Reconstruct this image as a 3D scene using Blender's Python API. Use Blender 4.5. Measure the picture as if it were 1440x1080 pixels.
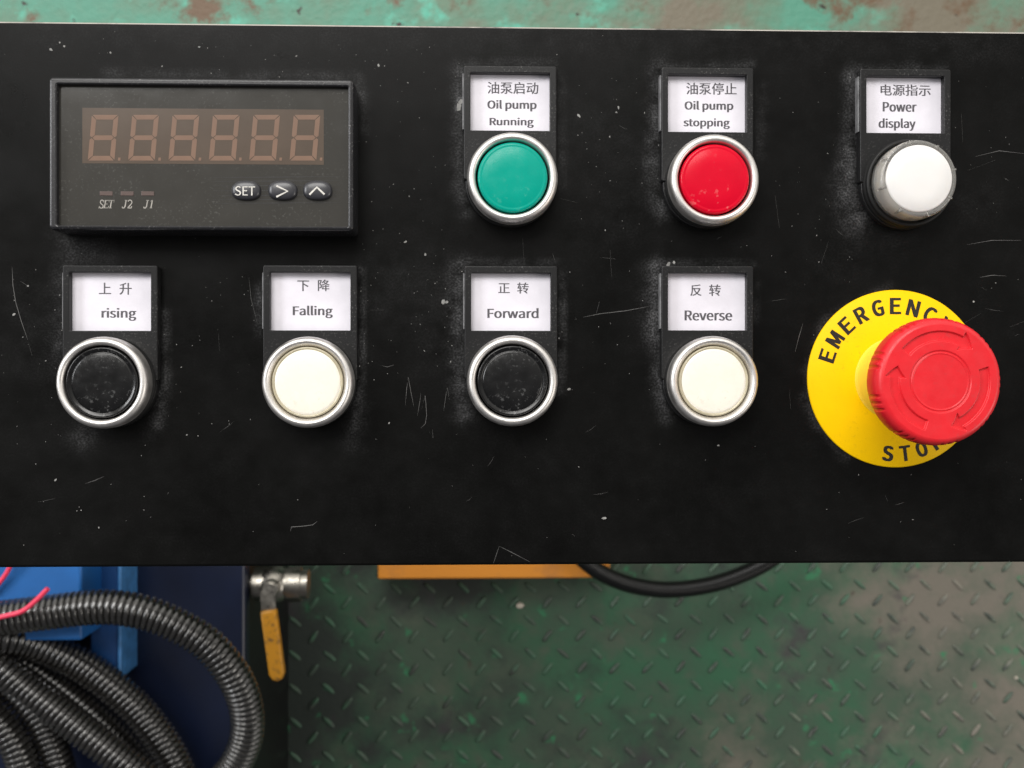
import bpy, bmesh, math, random, json
from mathutils import Vector, Matrix, noise as mnoise

random.seed(7)
for o in list(bpy.data.objects):
    bpy.data.objects.remove(o)
scene = bpy.context.scene
COL = scene.collection
MM = 0.001
PZ = 600.0            # top of the control box above the floor (mm)
CAMZ = 960.0          # lens height (mm)
YAW = math.radians(-1.8)
FW = 345.0 / 360.0    # frame width over distance

# ------------------------------------------------------------------ camera
cam = bpy.data.cameras.new('camera')
cam.sensor_width = 36.0
cam.lens = 36.0 / FW
cam.clip_start = 0.02
cam.clip_end = 50.0
cam.dof.use_dof = True
cam.dof.focus_distance = 0.352
cam.dof.aperture_fstop = 21.0
camo = bpy.data.objects.new('camera', cam)
COL.objects.link(camo)
camo.location = (0, 0, CAMZ * MM)
camo.rotation_euler = (0, YAW, 0)
scene.camera = camo

# ------------------------------------------------------------------ world + lamps
w = bpy.data.worlds.new('World')
scene.world = w
w.use_nodes = True
nt = w.node_tree
bg = nt.nodes['Background']
tc = nt.nodes.new('ShaderNodeTexCoord')
sp = nt.nodes.new('ShaderNodeSeparateXYZ')
nt.links.new(tc.outputs['Generated'], sp.inputs[0])
mr = nt.nodes.new('ShaderNodeMapRange')
mr.interpolation_type = 'SMOOTHSTEP'
mr.inputs['From Min'].default_value = -0.25
mr.inputs['From Max'].default_value = 0.75
nt.links.new(sp.outputs['Y'], mr.inputs['Value'])
mxw = nt.nodes.new('ShaderNodeMix'); mxw.data_type = 'RGBA'
mxw.inputs[6].default_value = (0.10, 0.10, 0.105, 1)
mxw.inputs[7].default_value = (1.0, 0.97, 0.91, 1)
nt.links.new(mr.outputs['Result'], mxw.inputs[0])
nt.links.new(mxw.outputs[2], bg.inputs['Color'])
bg.inputs['Strength'].default_value = 1.25

def area(name, loc, target, size, power, col):
    l = bpy.data.lights.new(name, 'AREA')
    l.shape = 'RECTANGLE'; l.size = size[0]; l.size_y = size[1]
    l.energy = power; l.color = col
    o = bpy.data.objects.new(name, l); COL.objects.link(o)
    o.location = loc
    d = Vector(target) - Vector(loc)
    o.rotation_euler = d.to_track_quat('-Z', 'Y').to_euler()
    return o
area('skylight_lamp', (-0.45, 1.35, 2.5), (0, 0, 0.6), (1.5, 1.0), 42, (1.0, 0.98, 0.95))
area('doorway_lamp', (2.6, -0.9, 1.9), (0.5, -0.3, 0.0), (1.2, 1.4), 25, (1.0, 0.95, 0.88))

area('hose_highlight_lamp', (-1.9, 0.55, 1.8), (-0.2, -0.1, 0.3), (0.8, 0.6), 24, (0.97, 0.98, 1.0))  # added lamp with no seen source, set for highlights on the hoses

vs = scene.view_settings
vs.view_transform = 'Standard'
vs.look = 'None'
vs.exposure = 0.0
vs.gamma = 1.0

# ------------------------------------------------------------------ helpers
CR = Matrix.Rotation(YAW, 3, 'Y')
def at(u, v, z):
    """point (mm) at height z above the floor seen at photo pixel (u, v) of 1440 x 1080"""
    d = CR @ Vector(((u - 720) / 1440 * FW, (540 - v) / 1440 * FW, -1.0))
    t = (CAMZ - z) / -d.z
    return Vector((d.x * t, d.y * t, z))
def pat(u, v, h=0.0):
    return at(u, v, PZ + h)

ORI = {}
class MB:
    """collects faces of one object, in mm"""
    def __init__(self):
        self.v = []; self.f = []; self.m = []; self.s = []
    def add(self, verts, faces, mi=0, smooth=False):
        b = len(self.v)
        self.v += [tuple(p) for p in verts]
        for f in faces:
            self.f.append([b + i for i in f]); self.m.append(mi); self.s.append(smooth)
    def build(self, name, mats, parent=None, origin=None, label=None):
        if origin is None:
            n = len(self.v)
            origin = (sum(p[0] for p in self.v) / n, sum(p[1] for p in self.v) / n, min(p[2] for p in self.v))
        me = bpy.data.meshes.new(name)
        me.from_pydata([((p[0]-origin[0])*MM, (p[1]-origin[1])*MM, (p[2]-origin[2])*MM) for p in self.v], [], self.f)
        if not isinstance(mats, (list, tuple)): mats = [mats]
        for m in mats: me.materials.append(m)
        me.polygons.foreach_set('material_index', self.m)
        me.polygons.foreach_set('use_smooth', self.s)
        me.update()
        o = bpy.data.objects.new(name, me); COL.objects.link(o)
        po = (0, 0, 0)
        if parent is not None:
            o.parent = parent; po = ORI[parent.name]
        o.location = [(origin[i]-po[i])*MM for i in range(3)]
        ORI[o.name] = tuple(origin)
        if label: o['label'] = label
        return o
def thing(name, loc, label, cat, group=None):
    o = bpy.data.objects.new(name, None); COL.objects.link(o)
    o.empty_display_size = 0.02
    o.location = [c*MM for c in loc]; ORI[o.name] = tuple(loc)
    return tag(o, label, cat, group)
def tag(o, label, cat, group=None):
    o['label'] = label; o['category'] = cat
    if group: o['group'] = group
    return o

def lathe(mb, c, prof, n=96, mi=0, close=False, mats=None):
    """prof: (r, z) from outside-bottom up and inwards; z relative to c.z"""
    vs_, fs, ms = [], [], []
    for r, z in prof:
        for k in range(n):
            a = 2*math.pi*k/n
            vs_.append((c[0]+r*math.cos(a), c[1]+r*math.sin(a), c[2]+z))
    b = len(mb.v)
    mb.v += vs_
    for i in range(len(prof)-1):
        for k in range(n):
            k2 = (k+1) % n
            mb.f.append([b+i*n+k, b+i*n+k2, b+(i+1)*n+k2, b+(i+1)*n+k])
            mb.m.append(mats[i] if mats else mi); mb.s.append(True)
    if close:
        mb.f.append([b+(len(prof)-1)*n+k for k in range(n)]); mb.m.append(mats[-1] if mats else mi); mb.s.append(False)

def rrect(x0, y0, x1, y1, r, n=5):
    pts = []
    for cx, cy, a0 in ((x1-r, y1-r, 0), (x0+r, y1-r, 90), (x0+r, y0+r, 180), (x1-r, y0+r, 270)):
        for i in range(n+1):
            a = math.radians(a0 + 90*i/n)
            pts.append((cx+r*math.cos(a), cy+r*math.sin(a)))
    return pts
def inset(poly, d):
    n = len(poly); out = []
    for i in range(n):
        p0, p1, p2 = Vector(poly[i-1]), Vector(poly[i]), Vector(poly[(i+1) % n])
        a = (p1-p0); b = (p2-p1)
        if a.length < 1e-6 or b.length < 1e-6: out.append(tuple(p1)); continue
        a.normalize(); b.normalize()
        na = Vector((-a.y, a.x)); nb = Vector((-b.y, b.x))
        m = na+nb
        m = m/max(0.3, m.dot(na)) if m.length > 1e-6 else na
        out.append((p1.x+m.x*d, p1.y+m.y*d))
    return out
def prism(mb, poly, z0, z1, bev=0.0, mi=0, seg=3, top=True, bottom=False):
    """poly counter-clockwise, rounded upper rim"""
    loops = [(poly, z0)]
    if bev > 0:
        for i in range(seg+1):
            a = math.pi/2*i/seg
            loops.append((inset(poly, bev*(1-math.cos(a))), z1-bev*(1-math.sin(a))))
    else:
        loops.append((poly, z1))
    n = len(poly); vs_ = []; fs = []
    for pl, z in loops: vs_ += [(p[0], p[1], z) for p in pl]
    for i in range(len(loops)-1):
        for k in range(n):
            k2 = (k+1) % n
            fs.append([i*n+k, i*n+k2, (i+1)*n+k2, (i+1)*n+k])
    mb.add(vs_, fs, mi, True)
    if top: mb.add([(p[0], p[1], z1) for p in loops[-1][0]], [list(range(n))], mi, False)
    if bottom: mb.add([(p[0], p[1], z0) for p in poly], [list(range(n))[::-1]], mi, False)
def frame(mb, outer, inner, z0, z1, zin, bev=0.5, mi=0, mi_in=None, seg=3):
    """a plate with a hole: outer and inner loops with the same point count"""
    n = len(outer); loops = [(outer, z0)]
    for i in range(seg+1):
        a = math.pi/2*i/seg
        loops.append((inset(outer, bev*(1-math.cos(a))), z1-bev*(1-math.sin(a))))
    for i in range(seg+1):
        a = math.pi/2*(1-i/seg)
        loops.append((inset(inner, -bev*0.6*(1-math.cos(a))), z1-bev*0.6*(1-math.sin(a))))
    loops.append((inner, zin))
    vs_ = []
    for pl, z in loops: vs_ += [(p[0], p[1], z) for p in pl]
    for i in range(len(loops)-1):
        fs = []
        for k in range(n):
            k2 = (k+1) % n
            fs.append([i*n+k, i*n+k2, (i+1)*n+k2, (i+1)*n+k])
        b = len(mb.v) if i == 0 else b
        if i == 0: mb.v += vs_
        for f in fs:
            mb.f.append([b+x for x in f])
            mb.m.append(mi_in if (mi_in is not None and i >= len(loops)-2) else mi)
            mb.s.append(i != seg+1)
def ribbon(mb, pts, wdt, mi=0, taper=True):
    """thin flat stroke through points (3-D, one plane z)"""
    n = len(pts); vs_ = []; fs = []
    for i, p in enumerate(pts):
        a = Vector(pts[max(0, i-1)]); b = Vector(pts[min(n-1, i+1)])
        d = (b-a); d.z = 0
        d = d.normalized() if d.length > 1e-9 else Vector((1, 0, 0))
        k = wdt/2*(min(1, 0.25+1.5*min(i, n-1-i)/max(1, n-1)*2) if taper else 1)
        nn = Vector((-d.y, d.x, 0))*k
        vs_ += [tuple(Vector(p)+nn), tuple(Vector(p)-nn)]
    for i in range(n-1): fs.append([2*i, 2*i+1, 2*i+3, 2*i+2])
    mb.add(vs_, fs, mi)
def smooth_path(pts, step):
    P = [Vector(p) for p in pts]; out = []
    for i in range(len(P)-1):
        p0 = P[i-1] if i else P[0]*2-P[1]; p1 = P[i]; p2 = P[i+1]
        p3 = P[i+2] if i+2 < len(P) else P[-1]*2-P[-2]
        for k in range(40):
            t = k/40
            out.append(0.5*((2*p1)+(p2-p0)*t+(2*p0-5*p1+4*p2-p3)*t*t+(3*p1-p0-3*p2+p3)*t**3))
    out.append(P[-1])
    res = [out[0]]; acc = 0.0
    for a, b in zip(out, out[1:]):
        d = (b-a).length
        while acc+d >= step:
            t = (step-acc)/d
            a = a+(b-a)*t; res.append(a); d = (b-a).length; acc = 0.0
        acc += d
    return res
def tube(mb, path, rad, n=16, mi=0, cap=True):
    """rad: number or list"""
    m = len(path); vs_ = []; fs = []
    up = Vector((0, 0, 1))
    for i, p in enumerate(path):
        t = (path[min(m-1, i+1)]-path[max(0, i-1)]).normalized()
        s = t.cross(up)
        s = s.normalized() if s.length > 1e-4 else Vector((1, 0, 0))
        q = s.cross(t)
        r = rad[i] if isinstance(rad, list) else rad
        for k in range(n):
            a = 2*math.pi*k/n
            vs_.append(p+s*(r*math.cos(a))+q*(r*math.sin(a)))
    for i in range(m-1):
        for k in range(n):
            k2 = (k+1) % n
            fs.append([i*n+k, i*n+k2, (i+1)*n+k2, (i+1)*n+k])
    mb.add(vs_, fs, mi, True)
    if cap:
        mb.add(vs_[:n], [list(range(n))], mi); mb.add(vs_[-n:], [list(range(n))[::-1]], mi)
def box(mb, x0, y0, z0, x1, y1, z1, bev=0.0, mi=0):
    prism(mb, rrect(x0, y0, x1, y1, max(bev, 0.01), 3), z0, z1, bev, mi, bottom=True)

# ------------------------------------------------------------------ lettering
GLYPHS = json.loads('''{">":[194,[[13,51,181,117,181,143,13,209,13,181,96,150,148,131,148,129,96,110,13,79]]],"C":[223,[[132,-5,155,-2,176,5,195,17,211,32,193,53,180,41,166,32,151,26,133,24,100,31,75,52,59,85,54,129,59,172,76,205,101,226,134,233,150,231,164,226,176,219,187,209,204,230,192,242,175,252,156,259,134,261,89,252,53,226,29,184,20,128,29,72,52,31,88,4]]],"E":[206,[[35,0,187,0,187,28,68,28,68,121,165,121,165,149,68,149,68,229,183,229,183,257,35,257]]],"F":[193,[[35,0,68,0,68,115,166,115,166,143,68,143,68,229,183,229,183,257,35,257]]],"G":[241,[[136,-5,161,-2,182,4,201,13,215,25,215,133,131,133,131,106,186,106,186,39,177,33,165,28,153,25,139,24,103,31,76,52,59,85,54,129,60,172,77,205,104,226,139,233,157,231,171,226,184,218,194,209,212,230,199,241,183,251,162,258,138,261,91,252,54,226,29,184,20,128,29,72,53,31,90,4]]],"M":[284,[[35,0,64,0,64,142,64,160,63,180,62,200,60,218,62,218,82,159,131,26,153,26,201,159,222,218,222,200,220,180,219,160,219,142,219,0,249,0,249,257,210,257,161,119,157,106,152,93,148,79,143,66,137,79,133,93,128,106,123,119,74,257,35,257]]],"N":[253,[[35,0,66,0,66,135,65,155,64,175,63,195,62,215,91,162,185,0,218,0,218,257,187,257,187,123,187,103,188,82,190,62,192,42,190,42,162,95,68,257,35,257]]],"O":[260,[[130,-5,174,5,209,31,231,74,239,129,231,185,209,226,174,252,130,261,86,252,51,226,28,185,20,129,28,74,51,31,86,5],[130,24,98,31,74,52,59,86,54,129,59,172,74,205,98,226,130,233,161,226,185,205,201,172,206,129,201,86,185,52,161,31]]],"P":[222,[[35,0,68,0,68,102,110,102,148,107,178,121,198,146,204,181,198,217,178,240,148,253,109,257,35,257],[68,129,68,230,104,230,134,228,155,220,168,205,172,181,168,158,156,141,135,132,106,129]]],"R":[222,[[68,135,68,230,111,230,137,228,157,220,169,206,173,185,169,163,157,147,137,138,111,135],[176,0,213,0,147,112,171,122,189,137,201,158,205,185,199,219,180,241,152,253,116,257,35,257,35,0,68,0,68,109,114,109]]],"S":[209,[[106,-5,143,1,170,17,188,40,194,68,190,93,178,112,162,126,141,137,104,153,89,159,75,168,65,180,62,196,65,211,75,223,90,230,110,233,127,231,142,226,156,219,168,209,185,230,170,242,152,252,132,259,110,261,77,256,52,242,35,221,29,193,34,169,46,150,63,137,81,127,118,111,135,103,148,94,157,82,161,65,157,48,146,35,130,27,107,24,87,26,68,33,51,43,36,56,17,33,35,18,56,6,80,-2]]],"T":[210,[[89,0,121,0,121,229,199,229,199,257,11,257,11,229,89,229]]],"Y":[186,[[77,0,109,0,109,99,186,257,153,257,120,184,114,170,107,156,101,142,94,128,92,128,86,142,80,156,73,170,67,184,34,257,0,257,77,99]]],"a":[197,[[76,-5,93,-2,109,3,125,12,139,23,143,0,169,0,169,117,165,149,154,174,133,189,103,195,81,193,61,187,43,179,29,170,41,148,53,156,67,162,82,167,98,168,117,164,129,154,136,138,137,120,85,111,49,97,28,77,21,49,25,26,36,10,54,-1],[85,21,72,23,61,28,54,38,51,51,56,68,70,82,97,92,137,99,137,46,124,35,111,28,98,23]]],"d":[217,[[97,-5,114,-2,129,3,143,12,155,22,159,0,185,0,185,279,153,279,153,206,154,173,142,182,130,189,116,194,101,195,70,188,43,168,25,137,19,95,24,53,40,21,65,2],[104,22,82,27,65,42,55,65,51,95,56,125,68,148,85,163,106,168,118,167,130,163,141,157,153,148,153,48,141,37,129,29,117,24]]],"e":[194,[[109,-5,127,-3,144,1,158,7,172,15,160,36,149,30,138,25,126,22,113,21,88,26,68,39,55,60,50,88,178,88,179,106,174,143,160,171,136,189,103,195,72,188,44,168,25,137,18,95,25,53,45,22,74,2],[49,110,56,135,68,154,85,166,104,169,124,166,139,154,148,136,151,110]]],"g":[197,[[96,-88,136,-82,166,-68,186,-47,193,-22,188,-1,176,13,155,21,126,23,89,23,73,25,63,29,57,36,56,44,57,51,59,57,63,62,68,67,75,64,82,62,89,61,96,60,123,65,145,78,160,99,166,126,164,138,161,149,156,158,150,166,189,166,189,190,123,190,117,192,111,194,104,195,96,195,69,190,46,177,31,155,25,127,27,111,33,97,41,85,50,76,42,68,35,60,31,50,29,39,30,29,34,20,39,13,46,8,46,6,34,-3,25,-13,20,-25,18,-37,24,-58,40,-74,65,-84],[96,82,80,85,68,94,59,108,56,127,59,146,68,160,80,169,96,172,112,169,125,160,133,146,137,127,133,108,125,94,112,85],[101,-65,78,-63,60,-56,50,-46,46,-32,47,-24,50,-16,56,-8,65,0,72,-1,78,-2,84,-3,90,-3,123,-3,139,-4,151,-8,159,-16,161,-27,157,-41,145,-54,126,-62]]],"i":[96,[[32,0,64,0,64,190,32,190],[48,229,57,231,64,235,68,242,70,251,68,259,64,266,57,270,48,271,40,270,33,266,29,259,27,251,29,242,33,235,40,231]]],"l":[99,[[66,-5,72,-4,77,-4,81,-3,84,-2,80,23,73,22,70,23,67,25,65,29,64,36,64,279,32,279,32,38,34,20,40,7,51,-2]]],"m":[324,[[32,0,64,0,64,138,77,151,89,160,101,165,112,167,128,164,139,155,145,139,147,116,147,0,179,0,179,138,192,151,204,160,216,165,227,167,243,164,254,155,260,139,263,116,263,0,294,0,294,120,291,152,280,176,262,190,237,195,220,192,204,185,189,173,174,159,167,174,156,185,141,192,121,195,105,193,90,186,75,175,62,162,58,190,32,190]]],"n":[214,[[32,0,64,0,64,138,78,151,90,160,103,165,116,167,133,164,144,155,150,139,152,116,152,0,184,0,184,120,181,152,170,176,152,190,126,195,108,193,91,186,76,175,62,162,58,190,32,190]]],"o":[212,[[106,-5,139,2,167,22,187,53,194,95,187,137,167,169,139,188,106,195,73,188,45,169,25,137,18,95,25,53,45,22,73,2],[106,22,84,27,66,42,55,65,51,95,55,125,66,148,84,163,106,168,129,163,146,148,157,125,161,95,157,65,146,42,129,27]]],"p":[217,[[32,-80,64,-80,64,-16,63,18,76,8,90,1,103,-3,116,-5,147,2,173,22,192,55,199,98,194,138,179,169,155,188,123,195,107,193,91,187,76,178,62,168,58,190,32,190],[111,22,100,23,89,27,77,33,64,42,64,142,78,153,91,161,103,166,115,168,138,163,154,149,163,127,165,98,161,66,150,42,132,28]]],"r":[136,[[32,0,64,0,64,122,75,143,87,156,100,164,112,166,117,166,122,166,126,165,131,163,137,191,132,193,127,194,122,195,116,195,101,192,86,184,73,172,62,155,58,190,32,190]]],"s":[164,[[82,-5,112,0,133,12,146,30,151,52,146,75,132,90,114,101,93,110,78,116,65,122,56,131,52,143,54,153,61,162,72,168,88,170,100,169,111,165,121,160,131,153,146,173,134,182,120,189,104,193,87,195,59,191,39,179,26,162,22,141,27,120,39,105,57,94,77,86,93,80,107,72,117,63,120,50,118,38,111,29,99,23,83,20,67,22,53,27,39,34,27,43,11,22,26,11,43,3,62,-3]]],"t":[132,[[92,-5,101,-4,110,-2,119,0,127,2,121,27,116,25,110,23,105,22,99,21,85,24,76,31,71,42,70,58,70,164,121,164,121,190,70,190,70,244,43,244,40,190,9,188,9,164,38,164,38,59,41,33,50,13,66,0]]],"u":[213,[[88,-5,106,-2,122,5,137,16,151,30,154,0,181,0,181,190,149,190,149,55,136,41,124,31,111,25,97,23,81,26,70,35,64,51,62,74,62,190,29,190,29,70,33,38,44,14,62,0]]],"v":[182,[[73,0,111,0,178,190,146,190,110,82,106,68,102,54,97,40,93,26,91,26,74,82,38,190,5,190]]],"w":[281,[[62,0,99,0,126,102,130,116,133,129,136,143,139,157,141,157,144,143,147,129,151,116,154,103,181,0,220,0,272,190,241,190,213,80,210,67,207,53,205,40,202,27,200,27,187,80,157,190,126,190,96,80,93,67,89,53,86,40,83,27,70,80,42,190,9,190]]],"y":[182,[[35,-82,61,-77,80,-63,95,-42,106,-16,178,190,147,190,112,85,97,31,95,31,90,44,86,58,81,72,76,85,38,190,5,190,81,0,77,-15,70,-31,60,-44,49,-53,34,-56,30,-55,26,-55,22,-54,19,-53,13,-78,18,-80,23,-81,29,-82]]],"上":[350,[[150,289,150,15,18,15,18,-11,333,-11,333,15,177,15,177,154,308,154,308,181,177,181,177,289]]],"下":[350,[[19,268,19,242,154,242,154,-28,182,-28,182,158,213,141,244,122,272,104,294,88,312,111,287,129,255,148,220,168,187,185,182,179,182,242,331,242,331,268]]],"停":[350,[[164,202,278,202,278,173,164,173],[139,221,139,154,304,154,304,221],[108,132,108,75,131,75,131,110,309,110,309,75,333,75,333,132],[197,289,201,283,205,276,208,269,211,263,114,263,114,240,333,240,333,263,239,263,236,271,231,279,226,288,221,296],[139,84,139,63,208,63,208,2,208,-1,207,-3,204,-4,201,-4,155,-4,158,-9,160,-15,162,-21,164,-27,182,-27,198,-26,210,-26,220,-23,227,-20,231,-15,234,-8,234,1,234,63,301,63,301,84],[92,293,76,254,57,217,35,183,11,154,15,148,19,141,23,134,26,128,34,137,41,146,48,156,56,166,56,-28,80,-28,80,206,90,225,99,245,108,266,116,286]]],"动":[350,[[31,265,31,242,167,242,167,265],[229,288,229,269,229,251,228,232,228,213,178,213,178,188,227,188,221,130,210,76,190,29,160,-9,166,-12,172,-17,177,-23,181,-28,213,15,234,66,246,125,252,188,305,188,301,109,298,55,293,22,287,7,284,4,281,2,277,2,273,1,266,1,255,2,242,2,228,4,231,-3,233,-10,235,-16,236,-22,250,-23,263,-23,275,-23,284,-23,292,-22,298,-19,304,-15,310,-9,317,9,323,47,327,109,331,200,331,213,254,213,254,232,254,251,254,269,255,288],[31,15,32,16,40,19,57,24,91,32,150,46,156,22,179,30,173,51,164,76,154,103,144,128,122,122,127,109,132,96,137,82,142,68,59,50,69,75,79,102,87,130,95,158,173,158,173,182,19,182,19,158,68,158,60,128,52,100,44,78,39,64,35,55,31,47,27,42,23,40,25,34,28,27,30,21]]],"升":[350,[[174,289,143,273,105,259,63,246,21,235,24,230,26,225,29,219,30,214,47,218,63,222,80,226,97,231,97,153,18,153,18,127,97,127,92,90,79,54,54,21,14,-9,19,-13,25,-18,30,-24,33,-29,77,5,104,43,118,84,123,127,230,127,230,-28,257,-28,257,127,333,127,333,153,257,153,257,287,230,287,230,153,124,153,124,239,143,246,161,253,178,260,193,268]]],"反":[350,[[282,291,237,281,181,274,120,268,59,264,59,171,58,127,53,78,41,30,19,-14,25,-17,31,-21,37,-25,42,-29,64,15,77,65,84,115,86,162,110,162,123,129,139,98,158,71,179,47,155,31,129,17,103,6,75,-2,79,-8,83,-14,87,-20,90,-26,119,-16,148,-4,174,11,200,29,224,12,250,-3,280,-15,312,-25,315,-19,319,-13,324,-7,328,-2,297,7,269,17,243,30,220,46,245,73,267,105,285,140,298,181,280,189,275,187,86,187,86,242,144,245,202,251,256,259,303,270],[264,162,252,133,237,107,219,84,199,64,179,85,162,108,148,134,136,162]]],"启":[350,[[97,109,97,-26,122,-26,122,-4,284,-4,284,-26,311,-26,311,109],[122,20,122,84,284,84,284,20],[153,287,158,277,164,265,169,254,173,244,54,244,54,160,53,118,47,74,35,30,13,-11,18,-14,24,-19,30,-24,34,-29,57,12,71,57,78,103,81,146,304,146,304,244,189,244,201,248,197,258,191,271,185,283,178,294],[81,220,278,220,278,171,81,171]]],"指":[350,[[293,273,270,265,242,256,212,248,180,241,180,293,154,293,154,193,157,174,165,163,181,157,206,155,287,155,309,158,323,167,331,185,335,214,329,215,322,217,316,220,311,223,309,200,305,187,298,180,286,179,207,179,193,179,185,182,181,186,180,193,180,219,215,226,250,234,284,244,313,254],[179,47,293,47,293,10,179,10],[179,68,179,103,293,103,293,68],[154,126,154,-28,179,-28,179,-12,293,-12,293,-26,319,-26,319,126],[64,294,64,223,15,223,15,199,64,199,64,123,11,109,19,83,64,97,64,3,64,0,63,-2,61,-4,58,-4,23,-4,25,-9,28,-16,30,-22,31,-28,47,-28,60,-27,70,-26,78,-23,83,-19,87,-14,89,-7,90,3,90,104,137,119,133,143,90,131,90,199,132,199,132,223,90,223,90,294]]],"止":[350,[[66,217,66,15,17,15,17,-11,332,-11,332,15,202,15,202,151,317,151,317,177,202,177,202,293,175,293,175,15,93,15,93,217]]],"正":[350,[[66,179,66,13,18,13,18,-12,333,-12,333,13,198,13,198,124,307,124,307,149,198,149,198,243,321,243,321,269,32,269,32,243,170,243,170,13,93,13,93,179]]],"油":[350,[[33,271,51,261,70,251,87,240,100,230,116,252,102,262,85,272,66,282,48,290],[15,175,32,166,51,156,67,145,81,136,95,158,82,167,65,177,47,186,29,194],[27,-6,49,-23,63,1,77,26,91,52,104,77,84,94,70,67,55,40,40,15],[211,19,153,19,153,96,211,96],[237,19,237,96,297,96,297,19],[129,221,129,-27,153,-27,153,-6,297,-6,297,-25,322,-25,322,221,237,221,237,293,211,293,211,221],[211,121,153,121,153,195,211,195],[237,121,237,195,297,195,297,121]]],"泵":[350,[[117,204,263,204,263,167,117,167],[32,278,32,256,121,256,99,236,72,217,44,201,15,188,20,184,25,179,29,173,33,168,47,175,62,183,77,192,91,201,91,146,290,146,290,226,124,226,132,233,139,241,147,248,154,256,318,256,318,278],[127,109,121,108,31,108,31,84,113,84,96,58,74,35,48,18,19,5,23,0,27,-6,31,-12,34,-18,70,1,102,27,129,60,148,102,132,109],[165,140,165,2,164,-1,163,-2,161,-3,158,-4,153,-4,144,-4,133,-4,120,-4,123,-9,125,-15,127,-22,128,-27,144,-27,158,-27,169,-26,178,-23,184,-20,188,-15,190,-8,191,1,191,76,217,46,248,21,282,1,318,-15,322,-9,326,-2,331,4,336,9,311,18,286,29,263,43,242,58,259,68,276,80,293,92,309,104,286,120,273,109,258,97,241,84,224,73,215,83,206,94,198,104,191,115,191,140]]],"源":[350,[[188,143,295,143,295,112,188,112],[188,192,295,192,295,162,188,162],[177,72,168,54,158,37,147,21,135,7,140,4,146,0,151,-4,156,-7,168,8,179,26,191,46,200,65],[276,66,287,48,298,29,307,12,314,-4,339,7,331,22,321,39,310,57,299,75],[30,272,46,262,62,251,77,241,89,232,105,253,92,261,77,271,61,281,46,290],[13,178,29,168,45,158,60,149,72,140,88,161,76,169,60,178,44,188,28,196],[21,-8,44,-23,57,3,70,32,83,62,95,90,74,105,61,74,47,44,33,15],[118,277,118,181,117,134,111,84,98,33,75,-13,80,-15,86,-19,92,-23,97,-27,122,22,136,76,142,131,144,181,144,253,333,253,333,277],[228,248,226,240,223,231,220,221,217,213,164,213,164,91,227,91,227,0,227,-3,226,-4,224,-5,222,-6,185,-5,188,-11,190,-17,191,-22,193,-28,208,-28,222,-27,232,-26,241,-24,246,-21,250,-16,252,-9,252,-1,252,91,320,91,320,213,243,213,246,220,250,227,253,235,257,242]]],"电":[350,[[158,143,158,92,71,92,71,143],[186,143,276,143,276,92,186,92],[158,167,71,167,71,217,158,217],[186,167,186,217,276,217,276,167],[44,243,44,45,71,45,71,67,158,67,158,30,161,4,169,-12,185,-20,209,-22,286,-22,309,-18,324,-6,332,16,337,50,330,52,323,55,316,58,311,62,308,34,304,16,297,7,285,5,211,5,198,6,190,9,187,17,186,29,186,67,303,67,303,243,186,243,186,293,158,293,158,243]]],"示":[350,[[82,123,69,94,52,66,33,41,12,20,18,16,25,12,31,8,36,4,57,27,77,54,94,84,109,116],[239,112,258,85,276,56,291,28,301,4,327,15,316,40,301,68,283,96,264,122],[52,268,52,242,299,242,299,268],[21,183,21,157,161,157,161,7,161,3,160,1,157,0,153,-1,145,-1,133,-1,117,-1,99,0,103,-7,105,-14,108,-21,109,-28,130,-28,148,-27,162,-26,173,-23,181,-19,186,-13,189,-5,190,6,190,157,329,157,329,183]]],"转":[350,[[28,116,32,118,38,120,45,121,54,121,85,121,85,70,14,58,20,33,85,46,85,-27,110,-27,110,50,158,60,157,83,110,75,110,121,146,121,146,145,110,145,110,199,85,199,85,145,51,145,59,164,67,185,75,206,82,229,146,229,146,253,89,253,98,289,72,294,70,284,68,274,66,263,64,253,16,253,16,229,58,229,52,208,46,191,41,177,37,167,33,157,29,148,25,142,20,139,23,134,25,127,27,121],[149,187,149,162,201,162,195,144,190,127,185,112,180,97,280,97,271,84,260,69,250,55,239,40,230,46,221,52,212,57,203,63,186,46,213,28,241,8,265,-11,284,-28,301,-8,292,0,282,8,271,17,258,27,275,49,292,72,308,94,322,114,304,124,300,122,216,122,228,162,336,162,336,187,235,187,246,229,323,229,323,253,253,253,263,291,236,294,226,253,163,253,163,229,220,229,208,187]]],"降":[350,[[275,242,266,231,256,220,244,210,232,201,221,209,211,219,202,229,194,239,196,242],[203,294,190,274,173,252,152,231,126,213,131,209,136,204,140,199,144,195,153,202,162,209,170,216,178,223,186,214,194,205,203,196,212,188,191,177,169,167,145,159,122,153,126,149,129,143,133,138,135,132,161,140,186,149,210,160,232,173,253,161,275,150,298,142,322,136,325,141,329,147,334,152,338,157,315,162,293,169,273,177,253,187,270,202,286,218,299,237,310,257,294,265,290,264,213,264,218,270,222,276,226,283,230,289],[144,120,144,97,225,97,225,49,166,49,176,83,152,86,148,71,144,55,139,40,134,26,225,26,225,-28,251,-28,251,26,330,26,330,49,251,49,251,97,319,97,319,120,251,120,251,147,225,147,225,120],[27,280,27,-27,51,-27,51,256,98,256,91,237,83,217,75,196,66,177,84,157,95,138,101,121,102,106,102,98,100,91,98,85,94,81,91,80,89,79,85,78,82,78,77,78,72,78,66,78,60,78,62,73,64,67,66,60,67,55,73,55,79,55,86,55,92,56,97,56,102,58,107,60,111,62,118,69,122,78,125,90,126,103,124,120,119,139,108,159,91,180,101,202,111,225,120,248,129,270,112,281,108,280]]]}''')
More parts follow.
